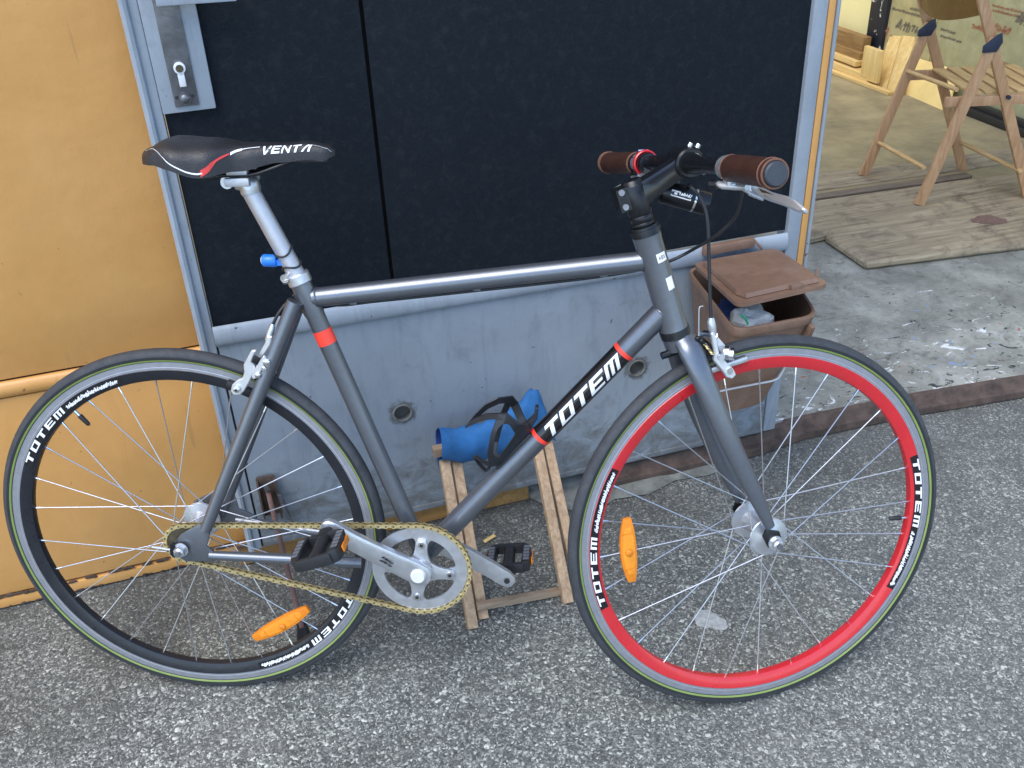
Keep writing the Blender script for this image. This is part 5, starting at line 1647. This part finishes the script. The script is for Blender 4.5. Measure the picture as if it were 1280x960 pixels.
# saddle: lofted sections from tail to nose
sd0, sd1 = BK(181, 186, -.02), BK(420, 192, 0)
x0_, x1_ = sd0.x, sd1.x
zt_ = BK(330, 176.5, 0).z
SECT = []
NSEC = 34
def smooth(t, pts):
    for (a, va), (b, vb) in zip(pts, pts[1:]):
        if t <= b:
            k = (t - a) / (b - a); k = k * k * (3 - 2 * k)
            return va + (vb - va) * k
    return pts[-1][1]
for i in range(NSEC + 1):
    t = i / NSEC
    half = smooth(t, [(0, .036), (.06, .053), (.2, .0665), (.34, .060), (.52, .034), (.72, .0215), (.94, .0170), (.98, .0125), (1.0, .005)])
    zt = zt_ + smooth(t, [(0, -.005), (.12, .009), (.3, .0055), (.55, -.001), (.85, -.001), (.96, -.006), (1, -.014)])
    drop = smooth(t, [(0, .019), (.15, .036), (.32, .047), (.5, .037), (.7, .027), (.95, .023), (1, .008)])
    x = x0_ + (x1_ - x0_) * t
    sec = []
    for k in range(17):
        a = pi * k / 16
        cy, sz = cos(a), sin(a)
        yy = half * (1 if cy > 0 else -1) * abs(cy) ** .75
        groove = -.003 * math.exp(-(yy / .012) ** 2) * (1 if .1 < t < .8 else 0)
        zz = zt - drop * (1 - sz ** .52) + groove
        sec.append(V((x, yy, zz)))
    lo_ = []
    for k in range(1, 16):
        yy = half * .88 * (-1 + 2 * k / 16)
        lo_.append(V((x, yy, zt - drop * .93)))
    SECT.append(sec + lo_)
mb = MB(); loft(mb, SECT, True, True)
sad = mb.build("saddle", 'saddle', BIKE, angle=60)
def on_sad(t, k):
    """point on the near flank: t along, k 0 = lower edge .. 1 = crown"""
    i = min(NSEC - 1e-6, max(0, t * NSEC)); i0 = int(i); f_ = i - i0
    kk = 16 - k * 8; j0 = int(min(15, kk)); g_ = kk - j0
    g = lambda a: SECT[a][j0].lerp(SECT[a][min(16, j0 + 1)], g_)
    p = g(i0).lerp(g(i0 + 1), f_)
    return p + V((0, -.0011, .0007))
def ribbon(mb, pts, w):
    pts = bez([(a, b, 0) for a, b in pts], 6)
    for a, b in zip(pts, pts[1:]):
        mb.add([on_sad(a.x, a.y - w), on_sad(b.x, b.y - w), on_sad(b.x, b.y + w), on_sad(a.x, a.y + w)], [(0, 1, 2, 3)])
mb = MB()
ribbon(mb, [(.01, .62), (.06, .50), (.12, .26), (.17, .10), (.24, .05), (.31, .035), (.345, .04)], .0075)
ribbon(mb, [(.475, .30), (.50, .40), (.53, .47)], .05)
ribbon(mb, [(.52, .46), (.56, .52), (.62, .54)], .018)
ribbon(mb, [(.885, .58), (.93, .56), (.965, .42), (.985, .20)], .009)
letters(mb, "VENTA", lambda x, y: on_sad(.622 + x, .16 + y), .044, .40, .0085, .35)
mb.build("saddle_print", 'white', sad, smooth=False)
mb = MB(); ribbon(mb, [(.335, .035), (.38, .08), (.425, .19), (.47, .30)], .03); mb.build("saddle_red_flash", 'red_print', sad, smooth=False)
for y in (-1, 1):
    yy = y * .0225
    rl_ = [V((x0_ + .055, yy * 1.5, zt_ - .030)), V((x0_ + .085, yy * 1.1, hc.z + .011)), V((hc.x - .02, yy, hc.z + .0125)), V((hc.x + .02, yy, hc.z + .0125)), V((hc.x + .045, yy * .9, hc.z + .018)), V((x0_ + .215, yy * .6, zt_ - .027)), V((x0_ + .24, yy * .4, zt_ - .020))]
    MB().tube(bez(rl_, 6), .0034, 10).build("saddle_rail", 'black', sad)
MB().box((x0_ + .23, 0, zt_ - .0265), (.075, .026, .008)).build("nose_plate", 'black_plastic', sad, bevel=.003)

# --- brakes
def arm(mb, P, r, flat=(.55, 1), up=(0, 1, 0), n=5):
    B_ = bez(P, n); k = len(B_)
    rr = [r[0] + (r[1] - r[0]) * i / (k - 1) for i in range(k)]
    mb.tube(B_, rr, 12, True, flat, up)
# front, in steered coordinates
F0 = ST(878, 427, -.004)                               # pivot bolt in front of the crown
fc = MB()
near = [ST(893, 418, -.030), ST(893, 432, -.034), ST(898, 446, -.034), ST(906, 458, -.032), ST(912, 466, -.030)]
def plate(mb, f, pts, y, th):
    P = [f(px, py, y) for px, py in pts]
    mb.prism([p + V((0, -th / 2, 0)) for p in P], (0, th, 0))
fpl = [MB(), MB()]
plate(fpl[0], ST, [(888, 416), (893, 416), (896, 430), (898, 441), (906, 451), (916, 461), (919, 468), (914, 473), (907, 471), (900, 461), (891, 450), (893, 441), (890, 430)], -.034, .009)
plate(fpl[1], ST, [(892, 417), (897, 421), (907, 433), (911, 441), (906, 447), (900, 442), (895, 432)], -.026, .007)
over = [near[0], F0 + V((.012, -.018, .012)), F0 + V((.012, 0, .010)), F0 + V((.010, .022, .004)), F0 + V((.012, .036, -.020)), F0 + V((.018, .034, -.045))]
arm(fc, over, (.0065, .0065), (.7, 1), (1, 0, 0))
caliper = steered(fc.build("brake_caliper", 'chrome', BIKE))
for q_m in fpl: q_m.build("caliper_arm", 'alloy_cast', caliper, bevel=.0016, segs=1, angle=30)
ba = [ST(889, 397, -.030), ST(889, 402, -.030), ST(890, 409, -.030), ST(891.5, 417, -.030)]
MB().tube(ba, [.0042, .0062, .0066, .0055], 14).build("barrel_adjuster", 'alloy', caliper)
for q, r in ((ST(908, 441, -.036), .0105), (ST(914, 443, -.029), .0105)):
    MB().tube([q + V((-.002, .002, 0)), q + V((.004, -.002, 0))], r, 16).build("quick_release", 'chrome', caliper)
q = ST(901, 446, -.040); MB().tube([q, q + V((0, -.004, 0))], .0052, 12).build("pivot_bolt", 'alloy', caliper)
q = ST(911, 463, -.036); MB().tube([q, q + V((0, -.005, 0))], .0058, 6).build("pad_bolt", 'chrome', caliper)
sh0, sh1 = ST(889, 463, -.017), ST(934, 448, -.017)
MB().bar(sh0, sh1, .009, .006, (0, 1, 0)).build("brake_shoe", 'alloy', caliper, bevel=.002)
MB().bar(sh0 + V((0, .0055, 0)), sh1 + V((0, .0055, 0)), .008, .005, (0, 1, 0)).build("brake_pad", 'black_plastic', caliper, bevel=.001)
mb = MB()
for q in ((872, 423), (877, 426)):
    p = ST(*q, -.026); mb.ball(p, .0042, 10)
mb.tube([ST(872, 424, -.022), ST(888, 436, -.022)], .0068, 10)
mb.build("centre_bolt", 'black', caliper)
spg = [ST(881, 430, -.030) + V((.0025 * cos(k), .0025 * sin(k), 0)) + (ST(891, 443, -.030) - ST(881, 430, -.030)) * (k / 44) for k in range(45)]
MB().tube(spg, .0008, 5).build("brake_spring", 'gold', caliper)
MB().tube(bez([ST(873.5, 424, -.022), ST(873.5, 400, -.022), ST(873.8, 388, -.022), ST(875, 383.5, -.022), ST(879, 382.5, -.022)], 4), .0010, 6).build("loose_wire", 'alloy', caliper)
# rear
rcm = MB()
nearR = [BK(322, 446, -.026), BK(313, 456, -.032), BK(309, 468, -.033), BK(303, 478, -.030), BK(296, 487, -.028)]
rpl = [MB(), MB(), MB()]
plate(rpl[0], BK, [(315, 437), (321, 437), (315, 451), (319, 457), (318, 464), (313, 476), (306, 488), (301, 493), (293, 493), (289, 488), (291, 480), (298, 474), (304, 472), (306, 464), (305, 455), (309, 448)], -.034, .008)
plate(rpl[1], BK, [(330, 444), (334, 448), (328, 462), (323, 471), (317, 474), (315, 469), (318, 462), (325, 450)], -.037, .008)
plate(rpl[2], BK, [(334, 419), (341, 420), (339, 430), (332, 441), (327, 449), (322, 447), (327, 437), (332, 428)], -.026, .008)
arm(rcm, [nearR[1], BR + V((-.012, -.012, .014)), BR + V((-.012, .012, .012)), BR + V((-.016, .034, -.010)), BR + V((-.030, .030, -.045))], (.0070, .0060), (.7, 1), (1, 0, 0))
calR = rcm.build("brake_caliper", 'chrome', BIKE)
for q_m in rpl: q_m.build("caliper_arm", 'alloy_cast', calR, bevel=.0016, segs=1, angle=30)
MB().tube([BK(341, 405, -.020), BK(340, 410, -.021), BK(338, 415, -.022), BK(335, 425, -.024)], [.0028, .0048, .0052, .0050], 12).build("barrel_adjuster", 'alloy', calR)
for (px, py, r) in ((296.5, 486, .0052), (323, 468, .0045), (334, 452, .0058), (331, 460, .0040)):
    p = BK(px, py, -.039)
    MB().tube([p, p + V((0, -.005, 0)), p + V((0, -.006, 0))], [r, r, r * .7], 12).build("pad_bolt" if px < 300 else "caliper_bolt", 'chrome', calR)
    if px < 300: MB().tube([p + V((0, -.0061, 0)), p + V((0, -.0065, 0))], .0025, 6).build("bolt_socket", 'dark_print', calR)
p0_, p1_ = BK(284, 478, -.0175), BK(322, 493, -.0175)
MB().bar(p0_, p1_, .011, .010, (0, 1, 0)).build("brake_pad", 'black_plastic', calR, bevel=.002)
mb = MB(); mb.box(BK(320, 450, -.0395), (.011, .002, .013), Matrix.Rotation(radians(30), 3, 'Y')); mb.build("caliper_badge", 'black', calR, bevel=.0005)
p = BR + V((0, .02, -.004)); MB().tube([p, p + V((.012, .0, .0))], .005, 10).build("brake_nut", 'chrome', calR)

# --- cables
S2B = lambda p: STEER_M @ p
fcab = [S2B(PLf[0] + V((.0, -.01, 0))), S2B(BARC + V((.035, .07, -.045))), S2B(ST(862, 232, -.01)), S2B(ST(876, 249, -.022)), S2B(ST(884, 275, -.028)), S2B(ST(886.5, 330, -.030)), S2B(ST(887.5, 370, -.030)), S2B(ST(889, 398, -.030))]
MB().tube(bez(fcab, 8), .0027, 10).build("brake_cable", 'black_plastic', BIKE)
tt_u = lambda t, dy=-.006, dz=-.0188: TTs.lerp(TTh, t) + V((0, dy, dz))
rcab = [S2B(PR[0] + V((-.004, .0, 0))), S2B(ST(925, 236, -.15)), S2B(ST(925, 255, -.14)), S2B(ST(916, 275, -.115)), S2B(ST(893, 296, -.08)), BK(866, 312, .020), BK(843, 324, .030), BK(815, 334, .026), tt_u(.93, .012), tt_u(.8, .004), tt_u(.5, .004), tt_u(.2, .006), tt_u(.05, .014), BK(385, 362, .022), BK(372, 368, .018), BK(360, 377, -.006), BK(348, 392, -.018), BK(341, 406, -.020)]
MB().tube(bez(rcab, 8), .0026, 10).build("brake_cable", 'black_plastic', BIKE)
for t in (.12, .5, .88):
    p = TTs.lerp(TTh, t); MB().box(p + V((0, .004, -.0160)), (.012, .009, .006)).build("cable_guide", 'frame', top_tube, bevel=.001)

# --- bottle cage above the down tube
dn = V((-dd.z, 0, dd.x))                              # up from the down tube, in the bike plane
if dn.z < 0: dn = -dn
def CG(px, py, y): return BK(px, py, y)
cg = MB()
base0, base1 = CG(622, 583, 0), CG(664, 540, 0)
cg.bar(base0, base1, .022, .006, tuple(dn))
cage = cg.build("bottle_cage", 'cage', BIKE, bevel=.001)
def cage_y(px, py):
    d = ((665 - px) + (537 - py)) * .707
    return .010 + .026 * min(1, max(0, d) / 18) - .034 * min(1, max(0, (d - 38) / 24))
def cage_band(mb, outer, inner, sg, close=False, th=.0042):
    vs, fs = [], []
    n = len(outer)
    for (a, b) in zip(outer, inner):
        for px, py in (a, b):
            y = sg * cage_y(px, py)
            p = BK(px, py, y)
            vs += [p + V((0, -th / 2, 0)), p + V((0, th / 2, 0))]
    for i in range(n if close else n - 1):
        p, q = 4 * i, 4 * ((i + 1) % n)
        fs += [(p, p + 2, q + 2, q), (p + 1, q + 1, q + 3, p + 3), (p, q, q + 1, p + 1), (p + 2, p + 3, q + 3, q + 2)]
    if not close:
        e = 4 * (n - 1)
        fs += [(0, 1, 3, 2), (e, e + 2, e + 3, e + 1)]
    mb.add(vs, fs)
mb = MB()
cage_band(mb, [(621, 517), (619, 527), (614, 541), (611, 554), (609, 567.6), (611, 584), (625, 581), (650, 554), (665, 538), (660, 530), (650, 530), (641, 522), (634, 516.3)],
          [(627.5, 531), (623, 536), (621, 541), (617.5, 554), (616.6, 567.5), (622.5, 572.6), (629, 563), (636, 554), (644, 542), (641, 537), (637, 531), (633, 529.5), (630, 530)], -1, True)
mb.build("cage_loop", 'cage', cage, bevel=.0011, angle=30, segs=1)
mb = MB(); cage_band(mb, [(580.8, 534), (592, 523), (607, 517), (621, 516.3), (633, 516.3)], [(581.5, 535), (594, 529), (607, 524.5), (620, 523.5), (632, 524)], -1)
mb.build("cage_arm", 'cage', cage, bevel=.0011, angle=30, segs=1)
mb = MB(); cage_band(mb, [(581, 533.5), (592, 519), (606, 505), (622, 497), (641, 494.5), (648, 503), (654, 517), (659, 527), (666, 534)], [(582, 534.5), (595, 524), (610, 511), (624, 504.5), (636, 503.5), (639, 509), (645, 521), (648, 530), (655, 540)], 1)
mb.build("cage_arm", 'cage', cage, bevel=.0011, angle=30, segs=1)
mb = MB(); cage_band(mb, [(632, 501), (626, 515), (620, 533), (615, 552), (614, 568), (622, 582)], [(640, 503), (634, 516), (628, 533), (623, 552), (621, 566), (630, 574)], 1)
mb.build("cage_strut", 'cage', cage, bevel=.0011, angle=30, segs=1)
mb = MB()
hk = [(650, 534, 658, 540), (660, 526, 665, 532), (668, 518, 672, 521), (669, 507, 673.5, 508)]
vs = []
for a_, b_, c_, d_ in hk:
    for px, py in ((a_, b_), (c_, d_)):
        p = BK(px, py, 0); vs += [p + V((0, -.008, 0)), p + V((0, .008, 0))]
fs = [(0, 1, 3, 2), (12, 14, 15, 13)]
for i in range(3):
    p, q = 4 * i, 4 * i + 4
    fs += [(p, p + 2, q + 2, q), (p + 1, q + 1, q + 3, p + 3), (p, q, q + 1, p + 1), (p + 2, p + 3, q + 3, q + 2)]
mb.add(vs, fs); mb.build("cage_hook", 'cage', cage, bevel=.0015, angle=30, segs=1)
mb = MB(); mb.tube(bez([CG(612, 584, 0), CG(606, 587, 0), CG(593, 571, 0), CG(604, 577, 0), CG(614, 582, 0)], 4), .0028, 8, True, (2.4, .8), (0, 1, 0)); mb.build("cage_toe", 'cage', cage)
for px, py in ((624, 580), (653, 547)):
    p = CG(px, py, -.002); MB().tube([p, p + dn * .004], .0045, 10).build("cage_bolt", 'alloy', cage)
bpy.context.view_layer.update()
